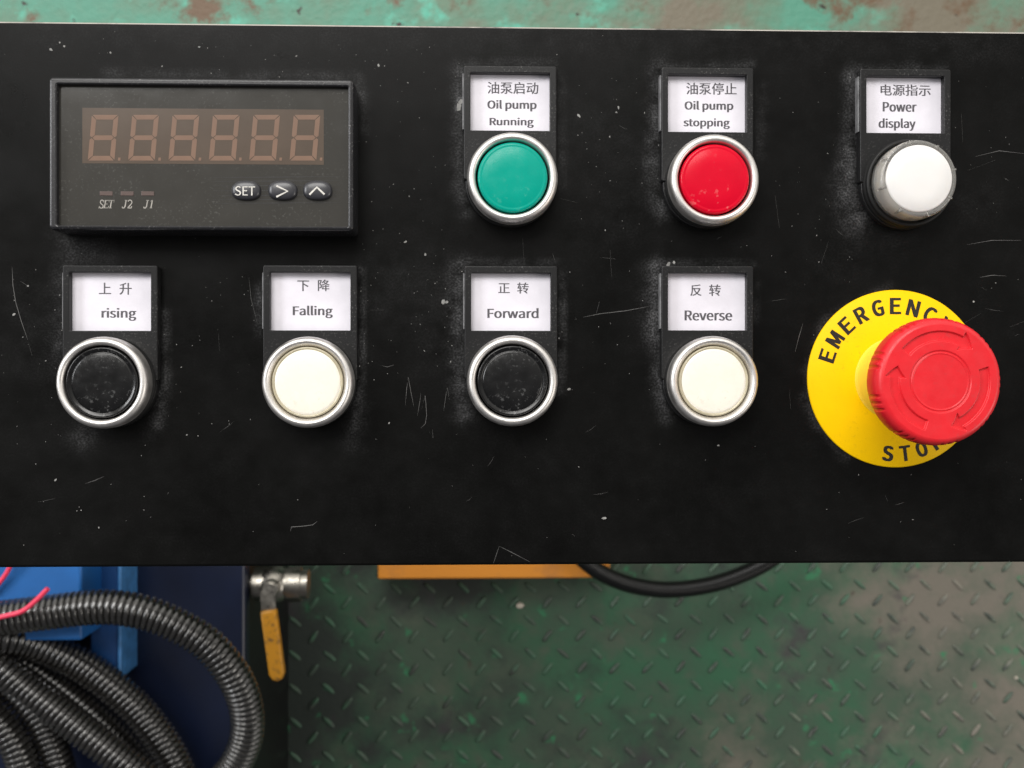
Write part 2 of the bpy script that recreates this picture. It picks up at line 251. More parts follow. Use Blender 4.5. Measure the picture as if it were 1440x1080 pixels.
def text_geo(s, bold=0.0, shear=0.0, space=78):
    """flat (verts, faces) of a string in glyph units (em = 350)"""
    cu = bpy.data.curves.new('lettering', 'CURVE'); cu.dimensions = '2D'; cu.fill_mode = 'BOTH'
    cu.offset = bold
    x = 0.0
    for ch in s:
        if ch == ' ': x += space; continue
        adv, cs = GLYPHS[ch]
        for c in cs:
            sp_ = cu.splines.new('POLY'); sp_.points.add(len(c)//2-1)
            for i in range(len(c)//2):
                sp_.points[i].co = ((x+c[2*i]+shear*c[2*i+1])/100, c[2*i+1]/100, 0, 1)
            sp_.use_cyclic_u = True
        x += adv
    o = bpy.data.objects.new('lettering', cu); COL.objects.link(o)
    dg = bpy.context.evaluated_depsgraph_get()
    me = bpy.data.meshes.new_from_object(o.evaluated_get(dg))
    V = [(v.co.x*100, v.co.y*100) for v in me.vertices]
    F = [list(p.vertices) for p in me.polygons]
    bpy.data.objects.remove(o); bpy.data.curves.remove(cu); bpy.data.meshes.remove(me)
    return V, F
def write(mb, s, u0, v0, u1, v1, h, mi, bold=0.0, space=78, heavy=0.0):
    """string fitted into photo box (u0, v0)-(u1, v1) on the plane h above the panel"""
    V, F = text_geo(s, bold, space=space)
    a = pat(u0, v1, h); b = pat(u1, v0, h)
    X0 = min(p[0] for p in V); X1 = max(p[0] for p in V)
    Y0 = min(p[1] for p in V); Y1 = max(p[1] for p in V)
    for k, dx in enumerate(((0.0,) if not heavy else (-heavy, 0.0, heavy))):   # struck three times, side by side, for the heavy face
        mb.add([(a.x+dx+(p[0]-X0)/(X1-X0)*(b.x-a.x), a.y+(p[1]-Y0)/(Y1-Y0)*(b.y-a.y), a.z+0.015*k) for p in V], F, mi)

# ------------------------------------------------------------------ materials
def mat(name, col, rough=0.5, metal=0.0, spec=0.5, var=0.12, scale=60.0, bump=0.0, bscale=900.0,
        col2=None, lo=0.45, hi=0.6, trans=0.0, sss=0.0, rvar=0.0, coat=0.0):
    m = bpy.data.materials.new(name); m.use_nodes = True
    t = m.node_tree; N = t.nodes; L = t.links
    b = N['Principled BSDF']
    b.inputs['Roughness'].default_value = rough
    b.inputs['Metallic'].default_value = metal
    b.inputs['Specular IOR Level'].default_value = spec
    b.inputs['Transmission Weight'].default_value = trans
    b.inputs['Coat Weight'].default_value = coat
    b.inputs['Coat Roughness'].default_value = 0.08
    if sss:
        b.inputs['Subsurface Weight'].default_value = sss
        b.inputs['Subsurface Radius'].default_value = (0.004, 0.0035, 0.003)
        b.inputs['Subsurface Scale'].default_value = 1.0
    tcn = N.new('ShaderNodeTexCoord')
    n1 = N.new('ShaderNodeTexNoise'); n1.inputs['Scale'].default_value = scale
    n1.inputs['Detail'].default_value = 6; n1.inputs['Roughness'].default_value = 0.65
    L.new(tcn.outputs['Object'], n1.inputs['Vector'])
    r = N.new('ShaderNodeMapRange')
    r.inputs['From Min'].default_value = lo if col2 else 0.25
    r.inputs['From Max'].default_value = hi if col2 else 0.75
    L.new(n1.outputs['Fac'], r.inputs['Value'])
    mx = N.new('ShaderNodeMix'); mx.data_type = 'RGBA'
    c = list(col)+[1]
    if col2:
        mx.inputs[6].default_value = c; mx.inputs[7].default_value = list(col2)+[1]
    else:
        mx.inputs[6].default_value = [x*(1-var) for x in col]+[1]
        mx.inputs[7].default_value = [min(1, x*(1+var)) for x in col]+[1]
    L.new(r.outputs['Result'], mx.inputs[0])
    L.new(mx.outputs[2], b.inputs['Base Color'])
    if rvar:
        n3 = N.new('ShaderNodeTexNoise'); n3.inputs['Scale'].default_value = scale*2.3; n3.inputs['Detail'].default_value = 5
        L.new(tcn.outputs['Object'], n3.inputs['Vector'])
        r3 = N.new('ShaderNodeMapRange')
        r3.inputs['From Min'].default_value = 0.3; r3.inputs['From Max'].default_value = 0.7
        r3.inputs['To Min'].default_value = max(0.02, rough-rvar); r3.inputs['To Max'].default_value = min(1, rough+rvar)
        L.new(n3.outputs['Fac'], r3.inputs['Value']); L.new(r3.outputs['Result'], b.inputs['Roughness'])
    if bump:
        n2 = N.new('ShaderNodeTexNoise'); n2.inputs['Scale'].default_value = bscale; n2.inputs['Detail'].default_value = 3
        L.new(tcn.outputs['Object'], n2.inputs['Vector'])
        bn = N.new('ShaderNodeBump'); bn.inputs['Strength'].default_value = bump; bn.inputs['Distance'].default_value = 0.0003
        L.new(n2.outputs['Fac'], bn.inputs['Height']); L.new(bn.outputs['Normal'], b.inputs['Normal'])
    return m

def dusty(m, amount=0.35, col=(0.30, 0.29, 0.28), scale=1400.0, lo=0.58, hi=0.72):
    """adds fine specks of dust to a material's colour and roughness"""
    t = m.node_tree; N = t.nodes; L = t.links
    b = N['Principled BSDF']
    src = b.inputs['Base Color'].links[0].from_socket
    tcn = N.new('ShaderNodeTexCoord')
    a = N.new('ShaderNodeTexNoise'); a.inputs['Scale'].default_value = scale; a.inputs['Detail'].default_value = 2
    c = N.new('ShaderNodeTexNoise'); c.inputs['Scale'].default_value = scale/14; c.inputs['Detail'].default_value = 4
    L.new(tcn.outputs['Object'], a.inputs['Vector']); L.new(tcn.outputs['Object'], c.inputs['Vector'])
    ra = N.new('ShaderNodeMapRange'); ra.inputs['From Min'].default_value = lo; ra.inputs['From Max'].default_value = hi
    rc = N.new('ShaderNodeMapRange'); rc.inputs['From Min'].default_value = 0.4; rc.inputs['From Max'].default_value = 0.7
    L.new(a.outputs['Fac'], ra.inputs['Value']); L.new(c.outputs['Fac'], rc.inputs['Value'])
    mu = N.new('ShaderNodeMath'); mu.operation = 'MULTIPLY'
    L.new(ra.outputs['Result'], mu.inputs[0]); L.new(rc.outputs['Result'], mu.inputs[1])
    mu2 = N.new('ShaderNodeMath'); mu2.operation = 'MULTIPLY'; mu2.inputs[1].default_value = amount
    L.new(mu.outputs[0], mu2.inputs[0])
    mx = N.new('ShaderNodeMix'); mx.data_type = 'RGBA'
    L.new(mu2.outputs[0], mx.inputs[0]); L.new(src, mx.inputs[6]); mx.inputs[7].default_value = list(col)+[1]
    L.new(mx.outputs[2], b.inputs['Base Color'])
    return m

def panel_material():
    m = mat('black_powder_coat', (0.0030, 0.0030, 0.0028), rough=0.33, spec=0.10, var=0.4, scale=14, bump=0.08, bscale=1800, rvar=0.10)
    t = m.node_tree; N = t.nodes; L = t.links
    b = N['Principled BSDF']
    src = b.inputs['Base Color'].links[0].from_socket
    at_ = N.new('ShaderNodeAttribute'); at_.attribute_name = 'dust'
    tcn = N.new('ShaderNodeTexCoord')
    f = N.new('ShaderNodeTexNoise'); f.inputs['Scale'].default_value = 1500; f.inputs['Detail'].default_value = 3
    g = N.new('ShaderNodeTexNoise'); g.inputs['Scale'].default_value = 130; g.inputs['Detail'].default_value = 6; g.inputs['Roughness'].default_value = 0.7
    L.new(tcn.outputs['Object'], f.inputs['Vector']); L.new(tcn.outputs['Object'], g.inputs['Vector'])
    rf = N.new('ShaderNodeMapRange'); rf.inputs['From Min'].default_value = 0.42; rf.inputs['From Max'].default_value = 0.68
    rf.inputs['To Min'].default_value = 0.25
    rg = N.new('ShaderNodeMapRange'); rg.inputs['From Min'].default_value = 0.33; rg.inputs['From Max'].default_value = 0.66
    L.new(f.outputs['Fac'], rf.inputs['Value']); L.new(g.outputs['Fac'], rg.inputs['Value'])
    m1 = N.new('ShaderNodeMath'); m1.operation = 'MULTIPLY'; L.new(rf.outputs['Result'], m1.inputs[0]); L.new(rg.outputs['Result'], m1.inputs[1])
    m2 = N.new('ShaderNodeMath'); m2.operation = 'MULTIPLY'; L.new(m1.outputs[0], m2.inputs[0]); L.new(at_.outputs['Fac'], m2.inputs[1])
    mx = N.new('ShaderNodeMix'); mx.data_type = 'RGBA'; mx.clamp_factor = True
    L.new(m2.outputs[0], mx.inputs[0]); L.new(src, mx.inputs[6]); mx.inputs[7].default_value = (0.17, 0.17, 0.175, 1)
    L.new(mx.outputs[2], b.inputs['Base Color'])
    return m

M = {}
M['panel'] = panel_material()
M['worn_edge'] = mat('worn_bare_edge', (0.50, 0.47, 0.43), rough=0.4, metal=0.6, col2=(0.02, 0.02, 0.02), scale=25, lo=0.50, hi=0.66)
M['scratch'] = mat('scratched_coat', (0.085, 0.083, 0.08), rough=0.6, scale=200, var=0.5)
M['speck'] = mat('dust_speck', (0.24, 0.235, 0.225), rough=0.9, scale=300, var=0.6)
M['black_plastic'] = dusty(mat('black_abs_plastic', (0.012, 0.012, 0.0125), rough=0.34, spec=0.26, bump=0.08, bscale=2500, scale=80), 0.28)
M['meter_plastic'] = dusty(mat('meter_case_plastic', (0.016, 0.016, 0.018), rough=0.27, spec=0.5, bump=0.06, bscale=2500, scale=80), 0.35)
M['tab'] = mat('grey_edge_strip', (0.16, 0.16, 0.165), rough=0.55, scale=400, var=0.5)
M['paper'] = mat('label_paper', (0.72, 0.695, 0.755), rough=0.5, scale=45, var=0.13)
M['ink'] = mat('grey_ink', (0.085, 0.08, 0.09), rough=0.7, scale=800, var=0.5)
M['silver'] = mat('satin_silver_ring', (0.76, 0.735, 0.71), rough=0.46, metal=1.0, scale=120, var=0.06, bump=0.05, bscale=3000, rvar=0.06)
M['collar'] = mat('black_collar', (0.008, 0.008, 0.008), rough=0.5, spec=0.3)
M['cap_black'] = dusty(mat('black_cap', (0.006, 0.006, 0.0063), rough=0.2, spec=0.4, scale=150, var=0.4, rvar=0.1), 0.55, (0.2, 0.2, 0.2), 900)
M['cap_cream'] = dusty(mat('cream_cap', (0.83, 0.79, 0.695), rough=0.28, spec=0.4, sss=0.2, scale=90, var=0.04, rvar=0.1), 0.35, (0.45, 0.40, 0.3), 800, 0.62, 0.7)
M['cream_rim'] = mat('clear_cream_rim', (0.46, 0.41, 0.29), rough=0.2, spec=0.6, scale=160, var=0.25)
M['cap_green'] = dusty(mat('green_cap', (0.001, 0.30, 0.225), rough=0.25, spec=0.2, scale=130, var=0.05, rvar=0.12), 0.25, (0.2, 0.5, 0.42), 700, 0.62, 0.7)
M['cap_red'] = dusty(mat('red_cap', (0.60, 0.002, 0.020), rough=0.22, spec=0.18, scale=90, var=0.08), 0.5, (0.75, 0.25, 0.25), 420, 0.62, 0.7)
M['lens_white'] = mat('white_lamp_lens', (0.79, 0.765, 0.74), rough=0.3, spec=0.4, sss=0.3, scale=40, var=0.02)
M['lens_clear'] = mat('milky_lens_wall', (0.74, 0.72, 0.68), rough=0.18, spec=0.5, scale=160, var=0.1, trans=0.8)
M['yellow'] = dusty(mat('yellow_plate', (0.93, 0.565, 0.001), rough=0.45, spec=0.12, scale=70, var=0.05), 0.3, (0.4, 0.25, 0.02), 700, 0.6, 0.7)
M['yellow_neck'] = mat('yellow_neck', (0.88, 0.62, 0.06), rough=0.3, spec=0.5, scale=60, var=0.05)
M['black_ink'] = mat('black_print', (0.012, 0.009, 0.006), rough=0.5, scale=500, var=0.3)
M['red_head'] = dusty(mat('red_mushroom', (0.68, 0.016, 0.024), rough=0.36, spec=0.4, scale=120, var=0.09, bump=0.06, bscale=1500, rvar=0.1), 0.3, (0.35, 0.06, 0.06), 600, 0.58, 0.7)
M['meter_face'] = dusty(mat('smoked_acrylic', (0.034, 0.032, 0.028), rough=0.14, spec=0.5, scale=60, var=0.1, rvar=0.03), 0.25, (0.2, 0.2, 0.19), 1100)
M['window'] = mat('display_window', (0.078, 0.056, 0.041), rough=0.2, spec=0.45, scale=70, var=0.12)
M['digit'] = mat('unlit_segment', (0.175, 0.105, 0.072), rough=0.3, spec=0.3, scale=90, var=0.1)
M['led'] = mat('unlit_led', (0.085, 0.055, 0.048), rough=0.3, scale=300, var=0.2)
M['key'] = mat('grey_rubber_key', (0.030, 0.030, 0.036), rough=0.33, spec=0.6, scale=200, var=0.2)
M['white_ink'] = mat('white_print', (0.62, 0.60, 0.56), rough=0.6, scale=600, var=0.2)
M['dim_ink'] = mat('pale_print', (0.33, 0.31, 0.28), rough=0.6, scale=600, var=0.3)
M['hose'] = mat('black_corrugated_conduit', (0.011, 0.010, 0.0088), rough=0.25, spec=1.0, scale=120, var=0.5, rvar=0.06, coat=0.7)
M['hose_and_shade'] = mat('black_rubber_and_shade', (0.005, 0.005, 0.005), rough=0.35, spec=0.35, scale=100)  # rubber of the hose loop; also the shade painted on the tank side
M['blue'] = mat('blue_machine_paint', (0.010, 0.105, 0.34), rough=0.42, scale=25, var=0.18, bump=0.2, bscale=250)
M['blue_shaded'] = mat('shaded_blue_paint', (0.005, 0.045, 0.16), rough=0.42, scale=25, var=0.2, bump=0.2, bscale=250)  # darker copy of the blue: shade of the flange put into the colour
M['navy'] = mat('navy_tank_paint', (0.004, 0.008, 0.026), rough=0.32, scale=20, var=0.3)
M['blue_edge'] = mat('rubbed_blue_edge', (0.05, 0.19, 0.44), rough=0.45, scale=120, var=0.4)
M['pink'] = mat('pink_wire', (0.80, 0.05, 0.11), rough=0.4, scale=60)
M['orange'] = mat('orange_beam_paint', (0.72, 0.27, 0.03), rough=0.45, col2=(0.40, 0.17, 0.06), scale=18, lo=0.5, hi=0.75)
M['steel'] = mat('valve_steel', (0.36, 0.34, 0.30), rough=0.34, metal=1.0, scale=150, var=0.2, rvar=0.1)
M['handle'] = mat('yellow_valve_handle', (0.50, 0.22, 0.010), rough=0.45, col2=(0.15, 0.075, 0.02), scale=190, lo=0.52, hi=0.66)
M['bed'] = None
M['floor'] = None
def layered(name, layers, base, rough, spec=0.4, bump=0.3):
    """layers: (colour, noise scale, lo, hi, x-wear (gain, x0) or None)"""
    m = bpy.data.materials.new(name); m.use_nodes = True
    t = m.node_tree; N = t.nodes; L = t.links
    b = N['Principled BSDF']; b.inputs['Roughness'].default_value = rough; b.inputs['Specular IOR Level'].default_value = spec
    tcn = N.new('ShaderNodeTexCoord')
    cur = None
    xyz = N.new('ShaderNodeSeparateXYZ'); L.new(tcn.outputs['Object'], xyz.inputs[0])
    for i, (c, s, lo, hi, wear_shade) in enumerate(layers):
        mp = N.new('ShaderNodeMapping'); mp.inputs['Location'].default_value = (i*3.7, i*1.9, i*5.1)
        L.new(tcn.outputs['Object'], mp.inputs['Vector'])
        n = N.new('ShaderNodeTexNoise'); n.inputs['Scale'].default_value = s
        n.inputs['Detail'].default_value = 8; n.inputs['Roughness'].default_value = 0.62
        L.new(mp.outputs[0], n.inputs['Vector'])
        val = n.outputs['Fac']
        if wear_shade:
            k = N.new('ShaderNodeMath'); k.operation = 'MULTIPLY_ADD'
            L.new(xyz.outputs['X'], k.inputs[0]); k.inputs[1].default_value = wear_shade[0]; k.inputs[2].default_value = -wear_shade[0]*wear_shade[1]
            k2 = N.new('ShaderNodeClamp'); k2.inputs['Min'].default_value = -0.22; k2.inputs['Max'].default_value = 0.22
            L.new(k.outputs[0], k2.inputs['Value'])
            ad = N.new('ShaderNodeMath'); L.new(val, ad.inputs[0]); L.new(k2.outputs[0], ad.inputs[1]); val = ad.outputs[0]
        r = N.new('ShaderNodeMapRange'); r.inputs['From Min'].default_value = lo; r.inputs['From Max'].default_value = hi
        L.new(val, r.inputs['Value'])
        mx = N.new('ShaderNodeMix'); mx.data_type = 'RGBA'
        L.new(r.outputs['Result'], mx.inputs[0])
        if cur is None: mx.inputs[6].default_value = list(base)+[1]
        else: L.new(cur, mx.inputs[6])
        mx.inputs[7].default_value = list(c)+[1]
        cur = mx.outputs[2]
    L.new(cur, b.inputs['Base Color'])
    n2 = N.new('ShaderNodeTexNoise'); n2.inputs['Scale'].default_value = 220; n2.inputs['Detail'].default_value = 5
    L.new(tcn.outputs['Object'], n2.inputs['Vector'])
    bn = N.new('ShaderNodeBump'); bn.inputs['Strength'].default_value = bump; bn.inputs['Distance'].default_value = 0.001
    L.new(n2.outputs['Fac'], bn.inputs['Height']); L.new(bn.outputs['Normal'], b.inputs['Normal'])
    return m
M['floor'] = layered('worn_green_floor_paint', [
    ((0.034, 0.120, 0.062), 10, 0.42, 0.64, None),
    ((0.075, 0.100, 0.070), 26, 0.50, 0.66, None),
    ((0.165, 0.148, 0.120), 9, 0.47, 0.66, (0.8, 0.355)),
    ((0.033, 0.042, 0.036), 11, 0.54, 0.70, (-0.5, 0.2)),  # dark tone growing to the left: shade put into the floor colour
    ((0.050, 0.040, 0.048), 14, 0.60, 0.72, None),
    ((0.040, 0.190, 0.090), 38, 0.62, 0.68, None),
    ((0.060, 0.035, 0.025), 45, 0.66, 0.74, None)], (0.055, 0.088, 0.060), 0.5)
M['lug'] = layered('rubbed_lug_paint', [
    ((0.055, 0.155, 0.09), 9, 0.42, 0.64, None),
    ((0.22, 0.20, 0.165), 9, 0.47, 0.66, (0.8, 0.355)),
    ((0.06, 0.07, 0.06), 40, 0.46, 0.60, None)], (0.075, 0.115, 0.082), 0.36, 0.5, 0.1)
M['bed'] = layered('rusty_turquoise_paint', [
    ((0.085, 0.27, 0.19), 16, 0.40, 0.58, None),
    ((0.10, 0.40, 0.29), 26, 0.55, 0.63, None),
    ((0.165, 0.145, 0.105), 12, 0.48, 0.62, (0.55, 0.10)),
    ((0.13, 0.08, 0.045), 30, 0.54, 0.64, None),
    ((0.03, 0.022, 0.016), 70, 0.66, 0.70, None)], (0.12, 0.20, 0.135), 0.5, 0.4, 0.6)

# ------------------------------------------------------------------ setting: floor of checker plate
fl = MB()
fl.add([(-3000, -3000, 0), (3000, -3000, 0), (3000, 3000, 0), (-3000, 3000, 0)], [[0, 1, 2, 3]])
def lug(mb, cx, cy, ang, L_=7.2, W_=2.1, H_=1.7):
    ca, sa = math.cos(ang), math.sin(ang); n = 10
    ring = []
    for s, hh in ((1.0, 0.02), (0.72, H_*0.8), (0.35, H_)):
        for k in range(n):
            a = 2*math.pi*k/n
            x = math.cos(a)*L_*(0.55+0.45*s) if s < 1 else math.cos(a)*L_
            y = math.sin(a)*W_*s
            ring.append((cx+x*ca-y*sa, cy+x*sa+y*ca, hh))
    fs = []
    for i in range(2):
        for k in range(n):
            k2 = (k+1) % n
            fs.append([i*n+k, i*n+k2, (i+1)*n+k2, (i+1)*n+k])
    fs.append([2*n+k for k in range(n)])
    mb.add(ring, fs, 1, True)
P_ = 30.0
c0 = at(1142, 844, 0)
for i in range(-44, 24):
    for j in range(-18, 34):
        for dx, dy, a in ((0, 0, 52), (P_*0.47, P_*0.45, -42)):
            lug(fl, c0.x+i*P_+dx+random.uniform(-.6, .6), c0.y+j*P_+dy+random.uniform(-.6, .6), math.radians(a)+random.uniform(-.07, .07))
floor = fl.build('floor', [M['floor'], M['lug']], origin=(0, 0, 0))
floor['kind'] = 'structure'

# ------------------------------------------------------------------ green machine bed beyond the box
bz = 240.0
a = at(-260, 62, bz); b = at(1700, -420, bz)
mb = MB(); box(mb, a.x, a.y, 0.0, b.x, b.y, bz, 6)
tag(mb.build('machine_bed', M['bed']), 'turquoise painted steel bed with rust patches, beyond the box top edge', 'machine bed')

# ------------------------------------------------------------------ blue hydraulic tank with block, edge strip and ball valve
tz = 190.0
r_ = at(345, 1300, tz); l_ = at(-420, 640, tz)
tank = thing('hydraulic_tank', ((l_.x+r_.x)/2, (l_.y+r_.y)/2, 0), 'blue hydraulic tank with navy side, raised blue block and steel valve, below the hoses', 'tank')
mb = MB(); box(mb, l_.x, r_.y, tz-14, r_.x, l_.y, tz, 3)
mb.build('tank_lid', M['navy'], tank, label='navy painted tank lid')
mb = MB(); box(mb, l_.x+4, r_.y+4, 0.0, r_.x-3, l_.y-4, tz-14, 3)  # the side is coloured black to carry its shade
mb.build('tank_body', M['hose_and_shade'], tank, label='tank side with shade put into its black colour')
bz_ = 258.0
a = at(-420, 905, bz_); b = at(115, 660, bz_)
mb = MB(); box(mb, a.x, a.y, tz, b.x, b.y, bz_, 2.0)
mb.build('block', M['blue'], tank, label='bright blue raised block')
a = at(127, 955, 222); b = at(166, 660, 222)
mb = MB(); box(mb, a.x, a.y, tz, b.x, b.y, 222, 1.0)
mb.build('flange', M['blue_shaded'], tank)
a2 = at(172, 960, 222)
mb = MB(); box(mb, b.x, a.y, tz, a2.x, b.y, 224, 1.6)
mb.build('edge_strip', M['blue_edge'], tank, label='rubbed pale blue edge strip')
# ball valve
vz = 168.0
p0 = at(300, 822, vz); p1 = at(436, 822, vz)
def xcyl(mb, x0, x1, y, z, r, n=28, mi=0):
    tube(mb, [Vector((x0, y, z)), Vector((x1, y, z))], r, n, mi)
mb = MB()
xr = r_.x
X = lambda u: at(u, 822, vz).x
xcyl(mb, xr-8, X(372), p0.y, vz, 7.5)
xcyl(mb, X(358), X(376), p0.y, vz, 12.5, 6)
lathe(mb, (X(387), p0.y, vz), [(12, -9), (13, -4), (13, 4), (11, 9), (7, 12), (5.5, 13), (5.5, 19), (0.1, 19)], 28)
xcyl(mb, X(380), X(412), p0.y, vz, 11.5)
xcyl(mb, X(406), X(424), p0.y, vz, 13.2, 6)
xcyl(mb, X(424), X(434), p0.y, vz, 10.5)
valve = mb.build('ball_valve', M['steel'], tank, origin=(X(387), p0.y, vz))
mb = MB()
hz = vz+20
h0 = at(376, 838, hz); h1 = at(378, 858, hz); h2 = at(390, 946, hz)
ribbon(mb, [at(382, 822, hz), h0, h1], 10.5, taper=False)
dd = (h2-h1).normalized(); nn = Vector((-dd.y, dd.x, 0))
poly = [h1+nn*5.6, h1-nn*5.6, h2-nn*5.6, h2-nn*3.5+dd*4.2, h2+dd*5.6, h2+nn*3.5+dd*4.2, h2+nn*5.6][::-1]
ar = sum(poly[i-1].x*poly[i].y-poly[i].x*poly[i-1].y for i in range(7))
if ar < 0: poly = poly[::-1]
prism(mb, [(p.x, p.y) for p in poly], hz-2, hz+4, 1.5, 1, bottom=True)
mb.build('handle', [M['steel'], M['handle']], valve, label='yellow coated lever handle with worn grip')

# ------------------------------------------------------------------ hoses
def corrugated(name, pix, r, label, group, pitch=3.95, groove=0.76, m='hose'):
    path = smooth_path([at(*p) for p in pix], pitch/8)
    prof = [0.965, 0.995, 1.0, 1.0, 0.995, 0.965, groove, groove]
    rad = [r*prof[i % 8] for i in range(len(path))]
    mb = MB(); tube(mb, path, rad, 22)
    return tag(mb.build(name, M[m]), label, 'hose', group)
G = 'black corrugated hoses coiled on the tank'
corrugated('corrugated_hose', [(-120, 872, 271), (-40, 872, 271), (0, 869, 271), (67, 861, 271), (133, 854, 271), (183, 857, 270), (233, 872, 268), (287, 902, 264),
            (322, 941, 258), (342, 980, 250), (348, 1020, 242), (340, 1057, 234), (318, 1092, 226), (270, 1135, 215)], 11.3,
           'black corrugated hose arching over the blue tank, topmost of the coil', G)
corrugated('corrugated_hose', [(-70, 900, 262), (0, 896, 256), (47, 904, 246), (100, 927, 236), (147, 957, 230), (193, 997, 225), (227, 1040, 222), (248, 1078, 220), (268, 1125, 218)], 11.3,
           'dull black corrugated hose running just under the arching one', G)
corrugated('corrugated_hose', [(-60, 905, 262), (0, 940, 257), (33, 966, 254), (67, 991, 252), (110, 1023, 250), (150, 1053, 249), (187, 1081, 248), (235, 1118, 246)], 10.8,
           'shiny black corrugated hose running diagonally across the front of the coil', G)
corrugated('corrugated_hose', [(-40, 905, 226), (30, 930, 222), (62, 950, 219), (97, 977, 216), (132, 1007, 214), (176, 1051, 212), (215, 1098, 210)], 10.8,
           'black corrugated hose half hidden between the dull and the shiny diagonal hoses', G)
corrugated('corrugated_hose', [(-40, 925, 226), (0, 952, 224), (33, 983, 222), (57, 1013, 220), (73, 1047, 218), (84, 1081, 216), (92, 1125, 214)], 10.8,
           'black corrugated hose bending steeply down under the shiny diagonal hose', G)
corrugated('corrugated_hose', [(-60, 960, 236), (-10, 1005, 234), (17, 1040, 232), (31, 1072, 230), (40, 1115, 228)], 10.8,
           'black corrugated hose in the bottom left corner of the coil', G)
WG = 'pink wires over the hoses'
mb = MB(); tube(mb, smooth_path([at(-40, 880, 286), at(0, 868, 287), at(30, 860, 288), at(50, 845, 289), at(68, 827, 290)], 1.2), 1.55, 12)
tag(mb.build('pink_wire', M['pink']), 'pink wire lying across the arching hose with its free end showing', 'wire', WG)
mb = MB(); tube(mb, smooth_path([at(-14, 836, 262), at(2, 816, 263), at(13, 799, 264), at(24, 770, 266)], 1.2), 1.55, 12)
tag(mb.build('pink_wire', M['pink']), 'short pink wire on the blue block, going under the black box', 'wire', WG)

# ------------------------------------------------------------------ orange beam, hose loop and chips on the floor
oz = 42.0
a = at(531, 814.5, oz); b = at(858, 690, oz)
mb = MB(); box(mb, a.x, a.y, 9.0, b.x, b.y, oz, 1.5)
for fx in (a.x+12, b.x-32): box(mb, fx, a.y+10, 0.0, fx+20, b.y-10, 9.0, 0.5)
tag(mb.build('orange_beam', M['orange']), 'orange painted steel beam on the floor, showing below the black box', 'beam')
path = smooth_path([at(770, 720, 65), at(800, 765, 65), at(832, 797, 65), at(870, 817, 64), at(910, 827, 63), at(950, 829, 63), at(1000, 822, 64), at(1045, 807, 65),
                    at(1085, 786, 66), at(1115, 755, 67), at(1130, 720, 68)], 0.6)
rad = []
for i in range(len(path)):
    rad.append(7.2*((1.0, 1.0, 0.98, 0.9)[i % 4]))
mb = MB(); tube(mb, path, rad, 16)
tag(mb.build('hose_loop', M['hose_and_shade']), 'thin black hose hanging in a loop beside the orange beam', 'hose')
CG = 'pale chips lying on the floor plate'
for (u, v, r, lab) in ((731, 851, 3.4, 'pale chip on the green floor plate below the orange beam'), (1429, 953, 1.9, 'tiny white chip on the worn floor below the emergency stop')):
    c = at(u, v, 0.3); mb = MB()
    prism(mb, [(c.x+r*math.cos(k)*random.uniform(.6, 1.2), c.y+r*math.sin(k)*random.uniform(.5, 1)) for k in (0, 1, 2, 3, 4, 5.2)], 0.2, r*0.8, r*0.3)
    tag(mb.build('floor_chip', mat('pale_chip', (0.55, 0.5, 0.42), 0.7)), lab, 'chip', CG)

# ------------------------------------------------------------------ control panel
px0, px1 = -205.0, 236.0
py1 = pat(720, 37.0).y
py0 = pat(720, 794.5).y
panel = thing('control_panel', (0, 0, PZ-70), 'black metal control box with push buttons, digital meter and emergency stop', 'control panel')

# enclosure: fine grid on the top so that dust can sit where it does
DUST = []   # (polyline in panel mm, half width, strength)
def smear(pts, wd, s): DUST.append(([pat(*p).to_2d() for p in pts], wd, s))
smear([(646, 96), (646, 180), (645, 250), (655, 296)], 2.3, 0.55)
smear([(646, 140), (644, 152)], 1.0, 1.4)
smear([(660, 88), (780, 88)], 1.2, 0.3)
smear([(789, 110), (790, 260)], 1.6, 0.22)
smear([(925, 96), (924, 180), (916, 235), (930, 300)], 2.6, 0.65)
smear([(940, 92), (1060, 92)], 1.0, 0.35)
smear([(1072, 120), (1070, 220)], 1.6, 0.2)
smear([(1200, 104), (1197, 190), (1190, 260), (1212, 312)], 2.8, 0.6)
smear([(1197, 205), (1182, 290), (1200, 318)], 4.0, 0.35)
smear([(1210, 94), (1330, 95)], 1.0, 0.28)
smear([(645, 372), (644, 450), (648, 530), (654, 580)], 3.0, 0.72)
smear([(652, 369), (780, 369)], 1.3, 0.35)
smear([(790, 385), (791, 470), (788, 550)], 1.3, 0.5)
smear([(924, 374), (922, 450), (926, 530), (936, 585)], 2.2, 0.72)
smear([(932, 370), (1060, 371)], 1.0, 0.35)
smear([(914, 380), (914, 470)], 3.0, 0.35)
smear([(1064, 400), (1062, 450)], 1.0, 0.25)
smear([(232, 440), (234, 530), (222, 600)], 1.5, 0.5)
smear([(228, 560), (216, 604)], 3.0, 0.25)
smear([(84, 372), (86, 450), (80, 500)], 2.4, 0.28)
smear([(100, 360), (150, 350)], 5.0, 0.2)
smear([(509, 380), (509, 470), (508, 540), (500, 600)], 1.2, 0.5)
smear([(366, 400), (364, 470)], 1.5, 0.3)
smear([(500, 560), (498, 620)], 3.5, 0.2)
smear([(110, 620), (120, 606)], 4.0, 0.3)
smear([(150, 102), (300, 106), (500, 108)], 1.6, 0.26)
smear([(505, 112), (512, 150), (514, 190)], 1.6, 0.4)
smear([(80, 330), (120, 350), (140, 366)], 3.0, 0.25)
smear([(1150, 600), (1135, 520), (1160, 450), (1250, 404)], 1.6, 0.3)
smear([(1130, 560), (1190, 640)], 2.0, 0.22)
smear([(540, 390), (600, 400), (620, 470)], 14.0, 0.05)
smear([(830, 180), (870, 220), (860, 300)], 14.0, 0.04)
smear([(40, 430), (60, 500)], 10.0, 0.06)
